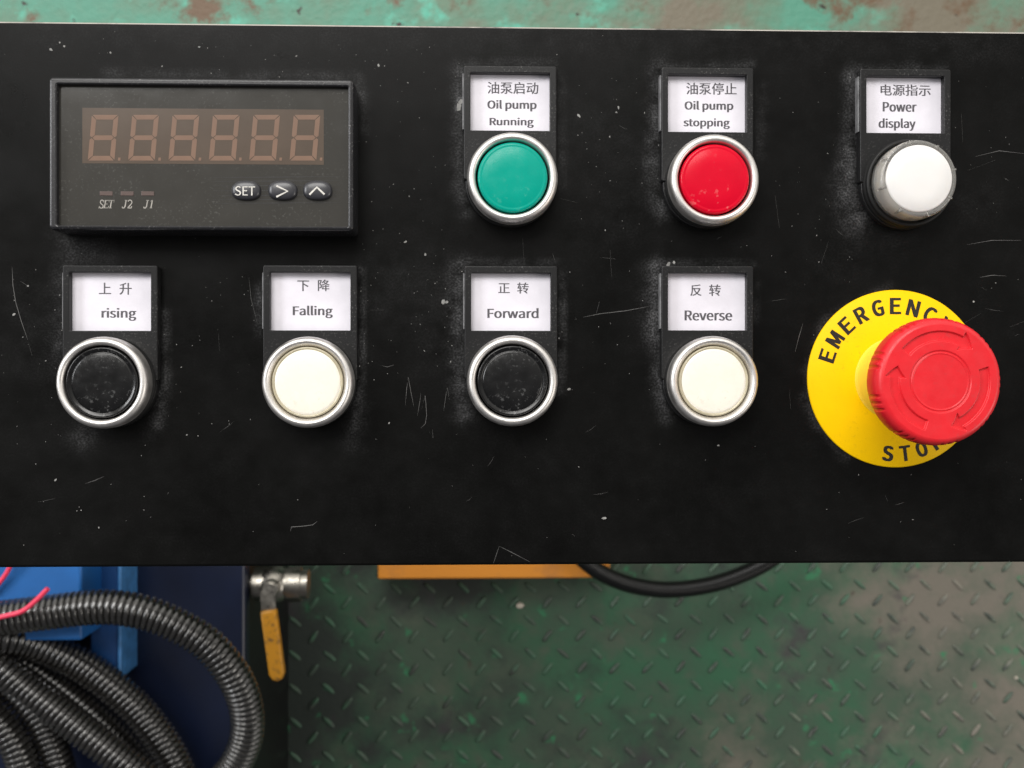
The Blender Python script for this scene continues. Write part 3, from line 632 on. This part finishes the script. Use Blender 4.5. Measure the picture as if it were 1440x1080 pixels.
smear([(60, 40), (700, 50), (1400, 60)], 8.0, 0.06)
smear([(1390, 280), (1160, 380)], 6.0, 0.05)
def dust_at(x, y):
    p = Vector((x, y)); tot = 0.0
    for pts, wd, s in DUST:
        best = 1e9
        for a, b in zip(pts, pts[1:]):
            ab = b-a; t = max(0, min(1, (p-a).dot(ab)/max(1e-9, ab.length_squared)))
            d = (p-(a+ab*t)).length_squared
            if d < best: best = d
        if best < 9*wd*wd: tot += 0.82*s*math.exp(-best/(wd*wd))
    n = mnoise.noise(Vector((x*0.09, y*0.09, 3.1)))*0.5+mnoise.noise(Vector((x*0.3, y*0.3, 9.1)))*0.4
    return max(0.0, tot*(1.0+n)+0.018*(1+n))
enc = MB()
BV = 0.9
gx = [px0+(px1-px0)*i/294 for i in range(295)]
gy0, gy1 = py0+BV, py1-BV
gy = [gy0+(gy1-gy0)*j/120 for j in range(121)]
nx, ny = len(gx), len(gy)
enc.add([(x, y, PZ) for y in gy for x in gx],
        [[j*nx+i, j*nx+i+1, (j+1)*nx+i+1, (j+1)*nx+i] for j in range(ny-1) for i in range(nx-1)], 0, True)
NGRID = nx*ny
for yy, sgn in ((gy1, 1), (gy0, -1)):
    rows = []
    for k in range(6):
        a = math.pi/2*k/5
        rows.append((yy+sgn*BV*math.sin(a), PZ-BV*(1-math.cos(a))))
    rows.append((yy+sgn*BV, PZ-70))
    for i, ((ya, za), (yb, zb)) in enumerate(zip(rows, rows[1:])):
        f = [0, 1, 2, 3] if sgn < 0 else [3, 2, 1, 0]
        # the upper edge is rubbed to bare metal
        enc.add([(px1, ya, za), (px0, ya, za), (px0, yb, zb), (px1, yb, zb)], [f[::-1]], 1 if (sgn > 0 and 1 <= i <= 4) else 0, True)
for xx, f in ((px0, [0, 1, 2, 3]), (px1, [3, 2, 1, 0])):
    enc.add([(xx, py1, PZ-70), (xx, py0, PZ-70), (xx, gy0, PZ), (xx, gy1, PZ)], [f], 0)
enc.add([(px0, py0, PZ-70), (px1, py0, PZ-70), (px1, py1, PZ-70), (px0, py1, PZ-70)], [[3, 2, 1, 0]], 0)
# scratches
SC = 0.04
def scratch(pts, wd=0.16, wob=0.0):
    P = [pat(u, v, SC) for u, v in pts]
    ribbon(enc, P, wd, 2)
scratch([(570, 570), (572, 545), (574, 530), (578, 552), (582, 572)], .15)
scratch([(587, 585), (590, 567), (592, 552)], .13); scratch([(593, 575), (598, 556), (600, 584), (598, 596), (592, 602)], .15)
scratch([(624, 578), (627, 556), (629, 545), (632, 562)], .13); scratch([(604, 608), (609, 616), (608, 604)], .15)
scratch([(17, 375), (18, 400), (22, 425), (30, 452), (39, 478)], .20); scratch([(40, 482), (45, 500)], .12)
scratch([(820, 446), (845, 441), (880, 437), (912, 431)], .20); scratch([(838, 443), (843, 424)], .18); scratch([(858, 352), (860, 390)], .12)
scratch([(408, 747), (410, 741), (425, 740), (440, 738), (446, 733)], .22)
scratch([(694, 792), (698, 780), (702, 768)], .2); scratch([(702, 768), (720, 777), (745, 790)], .2)
scratch([(1372, 220), (1405, 212), (1440, 216)], .2); scratch([(1360, 344), (1395, 338), (1436, 338)], .18)
scratch([(1378, 390), (1395, 387), (1415, 388)], .2); scratch([(1380, 404), (1388, 408)], .16); scratch([(1352, 160), (1354, 200)], .14)
scratch([(1118, 495), (1124, 472), (1129, 455)], .18); scratch([(1110, 548), (1112, 575)], .12); scratch([(1155, 370), (1165, 340)], .14)
scratch([(788, 279), (812, 285)], .15); scratch([(1090, 275), (1096, 320)], .13)
scratch([(536, 514), (545, 516), (554, 513)], .14); scratch([(520, 436), (540, 436)], .1); scratch([(735, 335), (737, 372)], .12)
scratch([(120, 680), (135, 675), (146, 670)], .2); scratch([(350, 390), (353, 420), (362, 455)], .1); scratch([(307, 470), (309, 495)], .1)
scratch([(1355, 455), (1380, 440)], .12); scratch([(1420, 460), (1440, 452)], .12); scratch([(1360, 240), (1400, 225)], .1)
for _ in range(26):
    u = random.uniform(10, 1430); v = random.uniform(50, 780)
    L_ = random.uniform(5, 26); a = random.gauss(-0.35, 0.7)
    scratch([(u, v), (u+L_*0.5*math.cos(a), v+L_*0.5*math.sin(a)+random.uniform(-1, 1)), (u+L_*math.cos(a), v+L_*math.sin(a))], random.uniform(.05, .10))
def speck(u, v, r):
    c = pat(u, v, SC+0.01); n = 6; k0 = random.uniform(0, 6)
    st = random.uniform(1, 2.0); ca = math.cos(k0); sa = math.sin(k0)
    pts = []
    for k in range(n):
        q = 2*math.pi*k/n; rr = r*random.uniform(.55, 1.2)
        x = rr*math.cos(q)*st; y = rr*math.sin(q)
        pts.append((c.x+x*ca-y*sa, c.y+x*sa+y*ca, c.z))
    enc.add(pts, [list(range(n))], 3)
zones = [(500, 340, 640, 560, 90), (0, 40, 520, 110, 40), (810, 110, 930, 330, 60), (780, 370, 930, 560, 40), (1080, 100, 1200, 400, 50),
         (1340, 100, 1440, 420, 30), (230, 360, 370, 600, 60), (0, 360, 90, 620, 40), (500, 60, 650, 330, 70), (0, 600, 1440, 790, 60), (0, 45, 1440, 790, 90)]
for x0, y0, x1, y1, n in zones:
    for _ in range(int(n*0.65)):
        speck(random.uniform(x0, x1), random.uniform(y0, y1), min(0.36, 0.06+random.expovariate(1/0.045)))
for u, v, r in ((72, 70, .5), (90, 65, .42), (84, 60, .3), (155, 74, .35), (280, 66, .3), (228, 93, .35), (623, 424, .75), (628, 425, .5), (645, 150, 1.0), (648, 143, .6), (598, 358, .4), (570, 340, .4),
                (850, 729, .5), (740, 381, .45), (800, 547, .45), (532, 92, .4), (547, 595, .3), (139, 742, .35), (78, 675, .35), (39, 402, .4), (20, 442, .45), (940, 371, .6), (948, 369, .5),
                (1369, 424, .4), (870, 151, .4), (867, 158, .35), (814, 163, .4)):
    speck(u, v, r)
encl = enc.build('enclosure', [M['panel'], M['worn_edge'], M['scratch'], M['speck']], panel, origin=(0, 0, PZ-70))
me = encl.data
att = me.attributes.new('dust', 'FLOAT', 'POINT')
vals = [0.0]*len(me.vertices)
for j, y in enumerate(gy):
    for i, x in enumerate(gx):
        vals[j*nx+i] = dust_at(x, y)
att.data.foreach_set('value', vals)

mb = MB()
box(mb, -10, -5, 0.3, 50, 55, PZ-70.3, 3)
box(mb, -50, -45, 0.2, 90, 95, 8, 2)
mb.build('pedestal', M['black_plastic'], panel)
# ---- label holders with cards, push buttons
HOLD_Z, CARD_Z, RING_Z = 3.6, 0.8, 12.2
def holder(cu, vtop, ring, window, texts, label):
    """cu: centre x px, vtop: top edge px (front plane); ring: ring centre px at RING_Z; window px"""
    c = pat(cu, vtop, HOLD_Z); rc = pat(ring[0], ring[1], RING_Z)
    W = 31.0
    x0, x1 = c.x-W/2, c.x+W/2
    wa = pat(window[0], window[3], HOLD_Z); wb = pat(window[2], window[1], HOLD_Z)
    wx0 = x0+2.2; wx1 = x1-2.2; wy1 = c.y-2.3; wy0 = wy1-19.3
    mb = MB()
    n = 6
    outer = rrect(x0, rc.y+0.6, x1, c.y, 0.7, n); inner = rrect(wx0, wy0, wx1, wy1, 0.25, n)
    frame(mb, outer, inner, PZ, PZ+HOLD_Z, PZ+CARD_Z-0.3, 0.35)
    # apron between the window and the button, ending in an arc round the button
    ap = [(x1-0.8, rc.y+1.5), (x0+0.8, rc.y+1.5), (x0+0.6, rc.y)]
    for k in range(1, 24):
        q = math.pi+math.pi*k/24
        ap.append(((x0+x1)/2+15.0*math.cos(q), rc.y+15.0*math.sin(q)))
    ap += [(x1-0.6, rc.y)]
    prism(mb, ap, PZ, PZ+HOLD_Z-0.8, 0.3)
    # pale slot strip down the left wall
    box(mb, x0-0.45, wy0+0.5, PZ, x0+0.1, c.y-2.4, PZ+2.7, 0.12, 1)
    ho = mb.build('label_holder', [M['black_plastic'], M['tab']], panel, origin=((x0+x1)/2, (wy0+c.y)/2, PZ), label=label)
    cb = MB()
    cb.add([(wx0+0.01, wy0+0.01, PZ+CARD_Z), (wx1-0.01, wy0+0.01, PZ+CARD_Z), (wx1-0.01, wy1-0.01, PZ+CARD_Z), (wx0+0.01, wy1-0.01, PZ+CARD_Z)], [[0, 1, 2, 3]], 0)
    for s, bx, bold, sp_ in texts:
        write(cb, s, *bx, CARD_Z+0.05, 1, 0.0, sp_, bold)
    cb.build('label_card', [M['paper'], M['ink']], ho)
    return rc
def button(rc, kind, label):
    c = Vector((rc.x, rc.y, PZ))
    mb = MB()
    lathe(mb, c, [(15.0, HOLD_Z-0.4), (15.0, HOLD_Z+0.9), (14.3, HOLD_Z+1.1), (14.3, HOLD_Z+2.0), (13.6, HOLD_Z+2.2), (12.2, HOLD_Z+2.2), (12.2, 8.0), (0.001, 8.0)], 96)
    bo = mb.build('push_button', M['collar'], panel, origin=(c.x, c.y, PZ), label=label)
    mb = MB()
    ri = 12.05
    prof = [(13.9, 4.9), (14.5, 5.4), (14.85, 6.6), (14.9, 9.4), (14.75, 10.6), (14.4, 11.5), (13.9, 12.05), (13.4, 12.25), (12.9, 12.2), (12.45, 11.9), (ri+.12, 11.3), (ri, 10.6), (ri, 8.1)]
    if 'cream' in kind:
        prof = prof[:8]+[(13.0, 12.15), (12.6, 11.8), (12.1, 11.0), (11.8, 10.4), (11.75, 8.1)]
    lathe(mb, c, prof, 128)
    mb.build('bezel_ring', M['silver'], bo)
    mb = MB()
    if 'cream' in kind:
        pr = [(11.55, 8.2), (11.55, 10.6), (11.3, 11.0), (10.95, 11.05), (10.75, 10.8), (10.6, 10.75), (10.4, 10.95), (9.8, 11.1), (5, 11.2), (0.001, 11.22)]
        lathe(mb, c, pr, 96, mats=[1, 1, 1, 1, 1, 0, 0, 0, 0], close=False)
        mats = [M['cap_cream'], M['cream_rim']]
    elif 'black' in kind:
        pr = [(11.55, 8.2), (11.55, 10.9), (11.3, 11.35), (10.9, 11.4), (10.1, 10.9), (9.75, 10.75), (9.6, 10.95), (9.3, 11.05), (5, 11.1), (0.001, 11.1)]
        lathe(mb, c, pr, 96); mats = [M['cap_black']]
    else:
        pr = [(11.45, 8.2), (11.45, 10.9), (11.25, 11.4), (10.8, 11.65), (10.3, 11.7), (10.05, 11.62), (9.8, 11.72), (5, 11.85), (0.001, 11.9)]
        lathe(mb, c, pr, 96); mats = [M['cap_green' if kind == 'green' else 'cap_red']]
    mb.build('button_cap', mats, bo)
CB, LB = 0.06, 0.15
rc = holder(154.7, 373, (141.5, 538), (100, 382, 215, 463),
            [('上 升', (139.3, 397.7, 185, 414.3), CB, 200), ('rising', (143.3, 433.3, 191, 451), LB, 78)], 'holder reading rising')
button(rc, 'black', 'silver ringed button with a black cap, under the rising label')
rc = holder(436, 373, (431.5, 537.5), None or (380, 382, 494, 461),
            [('下 降', (418.3, 393.3, 463.3, 409.3), CB, 200), ('Falling', (412.3, 430, 467.3, 447.3), LB, 78)], 'holder reading Falling')
button(rc, 'cream', 'silver ringed button with a cream cap, under the Falling label')
rc = holder(717.5, 92.5, (721, 248.5), (661, 101, 775, 181),
            [('油泵启动', (685.7, 115.7, 756.7, 131.7), CB, 78), ('Oil pump', (686, 141, 754, 156), LB, 78), ('Running', (689, 165.7, 750, 179.3), LB, 78)], 'holder reading Oil pump Running')
button(rc, 'green', 'silver ringed button with a green cap')
rc = holder(995, 95, (1006, 251), (942, 105, 1054, 183),
            [('油泵停止', (965.3, 116.7, 1035.7, 132.7), CB, 78), ('Oil pump', (963.3, 142.3, 1030.7, 157.3), LB, 78), ('stopping', (961.7, 166.7, 1025.7, 181), LB, 78)], 'holder reading Oil pump stopping')
button(rc, 'red', 'silver ringed button with a red cap')
rc = holder(718.5, 374, (721, 535.5), (663, 383, 775, 464),
            [('正 转', (701, 397.3, 743.3, 412.7), CB, 190), ('Forward', (686, 433.3, 756.7, 447.3), LB, 78)], 'holder reading Forward')
button(rc, 'black', 'silver ringed button with a black cap, under the Forward label')
rc = holder(995, 374, (1005, 536), (939, 384, 1051, 465),
            [('反 转', (971, 400, 1013.3, 416), CB, 190), ('Reverse', (963.3, 436.7, 1029, 450.7), LB, 78)], 'holder reading Reverse')
button(rc, 'cream', 'silver ringed button with a cream cap, under the Reverse label')
# power lamp
rc = holder(1273.5, 97, (1289.5, 252.5), (1217, 107, 1327, 185),
            [('电源指示', (1238.5, 119.3, 1308.5, 134.3), CB, 78), ('Power', (1241.9, 143.9, 1288.3, 156.9), LB, 78), ('display', (1236, 166.7, 1287, 183.3), LB, 78)], 'holder reading Power display')
c = Vector((rc.x, rc.y, PZ))
mb = MB()
lathe(mb, c, [(14.9, HOLD_Z-.4), (14.9, HOLD_Z+.8), (14.4, HOLD_Z+1.0), (14.4, HOLD_Z+1.7), (14.7, HOLD_Z+1.9), (14.7, HOLD_Z+2.7), (14.2, HOLD_Z+3.1), (13.3, HOLD_Z+3.1), (13.2, HOLD_Z+2.2), (0.001, HOLD_Z+2.2)], 96)
lamp = mb.build('indicator_lamp', M['collar'], panel, origin=(c.x, c.y, PZ), label='raised white indicator lamp with a milky rim')
mb = MB()
N_ = 120; prof = [(12.9, 5.8), (12.95, 8.5), (12.9, 12.4), (12.6, 13.4), (12.2, 13.8), (11.5, 13.9), (11.15, 13.7), (11.0, 13.75), (10.9, 14.0), (10.6, 14.25), (6, 14.55), (0.001, 14.65)]
lathe(mb, c, prof, N_, mats=[0, 0, 0, 0, 0, 0, 0, 1, 1, 1, 1])
lathe(mb, c, [(10.2, 5.9), (10.5, 13.4), (0.001, 13.5)], N_, 1)
for k in range(8):   # small lugs round the rim of the lens
    q = 2*math.pi*k/8+0.25
    d1 = Vector((math.cos(q), math.sin(q), 0)); d2 = Vector((-d1.y, d1.x, 0))
    pl = [c+d1*11.2-d2*.35, c+d1*12.75-d2*.3, c+d1*12.75+d2*.3, c+d1*11.2+d2*.35]
    prism(mb, [(p.x, p.y) for p in pl], PZ+10, PZ+14.0, 0.1, 0)
mb.build('lens', [M['lens_clear'], M['lens_white']], lamp)

# ---- digital meter
MZ, FZ = 13.5, 11.4
a = pat(68.3, 322.5, MZ); b = pat(497, 111.8, MZ)
ia = pat(79.5, 316.5, MZ); ib = pat(489.5, 121.5, MZ)
mb = MB()
frame(mb, rrect(a.x, a.y, b.x, b.y, 1.3, 5), rrect(ia.x, ia.y, ib.x, ib.y, 0.5, 5), PZ, PZ+MZ, PZ+FZ-0.2, 0.9)
meter = mb.build('panel_meter', M['meter_plastic'], panel, origin=((a.x+b.x)/2, (a.y+b.y)/2, PZ), label='black rectangular digital meter with six unlit digits')
mb = MB()
mb.add([(ia.x+.01, ia.y+.01, PZ+FZ), (ib.x-.01, ia.y+.01, PZ+FZ), (ib.x-.01, ib.y-.01, PZ+FZ), (ia.x+.01, ib.y-.01, PZ+FZ)], [[0, 1, 2, 3]])
ZX = lambda x, y, h=FZ+.06: pat(40+x/2.88, 90+y/2.88, h)     # from the enlarged view of the meter
# faint raised lines behind the keys
for yy in (458, 474, 492, 512, 532, 548, 563):
    ribbon(mb, [ZX(748, yy+2), ZX(1000, yy), ZX(1262, yy-2)], 0.12, 1)
# lettering under the indicator lights: small slanted serif capitals
def stroke(pts, wd=0.28): ribbon(mb, [ZX(*p) for p in pts], wd, 2, taper=False)
def arc(cx, cy, rx, ry, a0, a1, n=8): return [(cx+rx*math.cos(math.radians(a0+(a1-a0)*i/n)), cy-ry*math.sin(math.radians(a0+(a1-a0)*i/n))) for i in range(n+1)]
def let_S(x): stroke(arc(x+12, 559, 7, 8, 20, 250)+arc(x+9, 576, 7.5, 8, 90, -160)); stroke([(x+20, 552), (x+18, 561)], .15); stroke([(x+1, 575), (x-1, 585)], .15)
def let_E(x): stroke([(x+7, 552), (x+1, 583)], .38); stroke([(x+3, 552), (x+22, 552), (x+21, 559)], .18); stroke([(x+4, 567), (x+15, 567)], .18); stroke([(x-3, 583), (x+16, 583), (x+19, 575)], .18)
def let_T(x): stroke([(x+12, 552), (x+6, 583)], .38); stroke([(x+1, 560), (x+3, 552), (x+23, 552), (x+21, 560)], .18); stroke([(x+1, 583), (x+12, 583)], .18)
def let_J(x): stroke([(x+15, 552), (x+10, 577), (x+6, 583), (x, 583), (x-1, 578)], .36); stroke([(x+9, 552), (x+20, 552)], .18)
def fig_1(x): stroke([(x+10, 551), (x+4, 583)], .38); stroke([(x+3, 556), (x+10, 551)], .2); stroke([(x-1, 583), (x+9, 583)], .18)
def fig_2(x): stroke(arc(x+10, 560, 8, 9, 160, -40)+[(x+9, 574), (x, 583)], .3); stroke([(x, 583), (x+15, 583), (x+17, 576)], .3)
let_S(286); let_E(306); let_T(325)
let_J(381); fig_2(401)
let_J(468); fig_1(492)
mb.build('faceplate', [M['meter_face'], M['key'], M['dim_ink']], meter)
mb = MB()
wa = ZX(218, 402); wb = ZX(1196, 185)
mb.add([(wa.x, wa.y, PZ+FZ+.05), (wb.x, wa.y, PZ+FZ+.05), (wb.x, wb.y, PZ+FZ+.05), (wa.x, wb.y, PZ+FZ+.05)], [[0, 1, 2, 3]])
win = mb.build('display_window', M['window'], meter)
# digits: seven slanted segments and a point each, hand-cut mitred bars
def digit(mb, x0, x1):
    yt, yb = 206, 391; h = yb-yt; sl = 17.0
    wseg = 19.0
    def pt(x, y): return ZX(x+sl*(yb-y)/h, y, FZ+.09)
    L0, R0 = x0, x1-sl
    ym = (yt+yb)/2
    g = 1.6
    def poly(pp): mb.add([pt(*p) for p in pp], [list(range(len(pp)))[::-1]])
    def horiz(y, up):
        if up == 0:
            poly([(L0+wseg*.5+g, y), (L0+wseg+g, y-wseg*.5), (R0-wseg-g, y-wseg*.5), (R0-wseg*.5-g, y), (R0-wseg-g, y+wseg*.5), (L0+wseg+g, y+wseg*.5)])
        elif up > 0:
            poly([(L0+g*2, y), (R0-g*2, y), (R0-wseg-g, y+wseg), (L0+wseg+g, y+wseg)])
        else:
            poly([(L0+wseg+g, y-wseg), (R0-wseg-g, y-wseg), (R0-g*2, y), (L0+g*2, y)])
    horiz(yt, 1); horiz(ym, 0); horiz(yb, -1)
    for ya, yc in ((yt, ym), (ym, yb)):
        top = ya == yt
        if top:
            poly([(L0, ya+g*2), (L0+wseg, ya+wseg+g), (L0+wseg, yc-wseg*.5-g), (L0+wseg*.5-2, yc-g), (L0, yc-wseg*.4)])
            poly([(R0, ya+g*2), (R0, yc-wseg*.4), (R0-wseg*.5+2, yc-g), (R0-wseg, yc-wseg*.5-g), (R0-wseg, ya+wseg+g)])
        else:
            poly([(L0, yc-g*2), (L0, ya+wseg*.4), (L0+wseg*.5-2, ya+g), (L0+wseg, ya+wseg*.5+g), (L0+wseg, yc-wseg-g)])
            poly([(R0, yc-g*2), (R0-wseg, yc-wseg-g), (R0-wseg, ya+wseg*.5+g), (R0-wseg*.5+2, ya+g), (R0, ya+wseg*.4)])
    poly([(x1-3, yb), (x1-3, yb-12), (x1+7, yb-12), (x1+7, yb)])
for k in range(6):
    mb = MB(); x = 240+163.5*k
    digit(mb, x, x+125)
    for f in mb.f: pass
    mb.build('digit', M['digit'], win)
for x in (315, 400, 483):
    mb = MB(); a_ = ZX(x-26, 533); b_ = ZX(x+26, 516)
    box(mb, a_.x, a_.y, PZ+FZ-.1, b_.x, b_.y, PZ+FZ+.15, 0.08)
    mb.build('indicator_light', M['led'], meter)
for kx, kind in ((883, 'set'), (1031, 'next'), (1172, 'up')):
    mb = MB(); c_ = ZX(kx, 514)
    rx, ry = 58/2.88/1440*FW*346, 39/2.88/1440*FW*346
    rings = [(1.0, 0), (1.0, .7), (.95, 1.15), (.86, 1.5), (.7, 1.75), (.4, 1.9), (.02, 1.95)]
    n = 48; vv = []; ff = []
    for s, hh in rings:
        for k in range(n):
            q = 2*math.pi*k/n
            e = 2/2.5
            cx_ = math.copysign(abs(math.cos(q))**e, math.cos(q)); sy_ = math.copysign(abs(math.sin(q))**e, math.sin(q))
            vv.append((c_.x+rx*s*cx_, c_.y+ry*s*sy_, PZ+FZ+hh))
    for i in range(len(rings)-1):
        for k in range(n):
            k2 = (k+1) % n; ff.append([i*n+k, i*n+k2, (i+1)*n+k2, (i+1)*n+k])
    mb.add(vv, ff, 0, True)
    H = FZ+2.02
    if kind == 'set':
        write(mb, 'SET', 330.5, 262, 358.5, 275, H, 1, 0.0, 78, 0.05)
    elif kind == 'next':
        ribbon(mb, [ZX(1004, 493, H), ZX(1050, 515, H), ZX(1004, 538, H)], 0.62, 1, taper=False)
    else:
        ribbon(mb, [ZX(1138, 529, H), ZX(1168, 499, H), ZX(1199, 528, H)], 0.62, 1, taper=False)
    mb.build('key', [M['key'], M['white_ink']], meter, label={'set': 'grey oval key marked SET', 'next': 'grey oval key marked with a right arrow', 'up': 'grey oval key marked with an up arrow'}[kind])

# ---- emergency stop
ec = pat(1259.5, 532.5, 0.8); ec.z = PZ
mb = MB()
lathe(mb, ec, [(30.2, 0.0), (30.2, 0.6), (29.9, 0.85), (13.0, 0.85)], 160)
R0 = 30.2
def letters(txt, angs, flip, r, hgt, wid):
    for ch, an in zip(txt, angs):
        V, F = text_geo(ch, 0.0)
        X0 = min(p[0] for p in V); X1 = max(p[0] for p in V); Y0 = min(p[1] for p in V); Y1 = max(p[1] for p in V)
        q = math.radians(an); rad = Vector((math.cos(q), math.sin(q), 0)); tan = Vector((math.sin(q), -math.cos(q), 0))
        if flip: rad_, tan_ = -rad, -tan
        else: rad_, tan_ = rad, tan
        wd = wid*(1.12 if ch in 'MN' else 1.0)
        if ch == 'M': wd = wid*1.2
        for k, (dx, dy) in enumerate(((-.3, -.14), (.3, -.14), (-.3, .14), (.3, .14), (0, 0))):
            mb.add([tuple(ec+rad*r+tan_*(((p[0]-X0)/(X1-X0)-.5)*wd+dx)+rad_*(((p[1]-Y0)/(Y1-Y0)-.5)*hgt+dy)+Vector((0, 0, 0.9+.01*k))) for p in V], F, 1)
letters('EMERGENCY', [161.7-14.3*k for k in range(9)], False, 24.7, 5.3, 3.3)
letters('STOP', [264, 277.3, 290.4, 303.5], True, 25.6, 5.0, 3.2)
est = mb.build('emergency_stop', [M['yellow'], M['black_ink']], panel, origin=tuple(ec), label='red mushroom emergency stop on a round yellow plate')
mb = MB()
lathe(mb, ec, [(14.0, 0.85), (13.6, 1.3), (13.3, 2.2), (13.1, 8), (12.9, 17), (12.6, 22.0), (10, 22.6)], 96)
mb.build('neck', M['yellow_neck'], est)
# mushroom head: polar surface with arrow recesses and grip notches
NT = 720
prof = [(10, 17.2), (14, 17.0), (17, 17.4), (18.9, 18.2), (19.9, 19.4), (20.4, 20.8), (20.6, 22.3), (20.65, 24.2), (20.6, 26.0), (20.45, 27.3), (20.1, 28.3), (19.6, 29.0), (19.0, 29.5), (18.4, 29.72)]
rr_ = [18.4-0.14*i for i in range(1, 131)]
def sst(e0, e1, x):
    t = max(0, min(1, (x-e0)/(e1-e0))); return t*t*(3-2*t)
ARW = [(140, 62, 46), (17, -62, -76), (-108, -186, -200)]   # start, shaft end, tip (deg, clockwise)
def arrow(r, an):
    best = 0.0
    for s, e, tip in ARW:
        d = (s-an) % 360          # clockwise distance from the start
        ln = s-e; lt = s-tip
        if d > 320: d -= 360
        mid = 14.6
        if -2 < d < ln+1:
            k = sst(-0.6, 0.8, d)*sst(1.75, 1.35, abs(r-mid))
            best = max(best, k)
        if ln-1 < d < lt+1:
            hw = 3.1*(lt-d)/(lt-ln)
            k = sst(0.2, -0.25, abs(r-mid)-hw)*sst(ln-0.8, ln+0.3, d)
            best = max(best, k)
    return best
vv = []; ff = []
rows = [(r, z, 0) for r, z in prof]+[(r, None, 1) for r in rr_ if r > 0.2]
for r, z, top in rows:
    for k in range(NT):
        an = 360*k/NT; q = math.radians(an); rr = r; zz = z
        if not top and 19.0 < z < 28.8 and r > 18.5:
            ph = (an-100) % 40; cut = 0.0
            for nc in (13.5, 20, 26.5):
                cut = max(cut, sst(1.9, 0.7, abs(ph-nc)))
            rr = r-0.55*cut*sst(19.0, 20.5, z)*sst(28.8, 27.6, z)
        if top:
            zz = 29.74+0.25*(1-(r/18.4)**2)
            zz -= 0.75*arrow(r, an)
            zz -= 0.35*sst(0.55, 0.1, abs(r-9.6))      # groove round the centre disc
            zz -= 0.25*sst(9.3, 8.7, r)
        rr *= 0.966
        vv.append((ec.x+0.6+rr*math.cos(q), ec.y-1.1+rr*math.sin(q), PZ+zz+5.0))
nr = len(rows)
for i in range(nr-1):
    for k in range(NT):
        k2 = (k+1) % NT; ff.append([i*NT+k, i*NT+k2, (i+1)*NT+k2, (i+1)*NT+k])
mb = MB(); mb.add(vv, ff, 0, True)
mb.add(vv[-NT:], [list(range(NT))], 0, True)
mb.build('mushroom_head', M['red_head'], est)
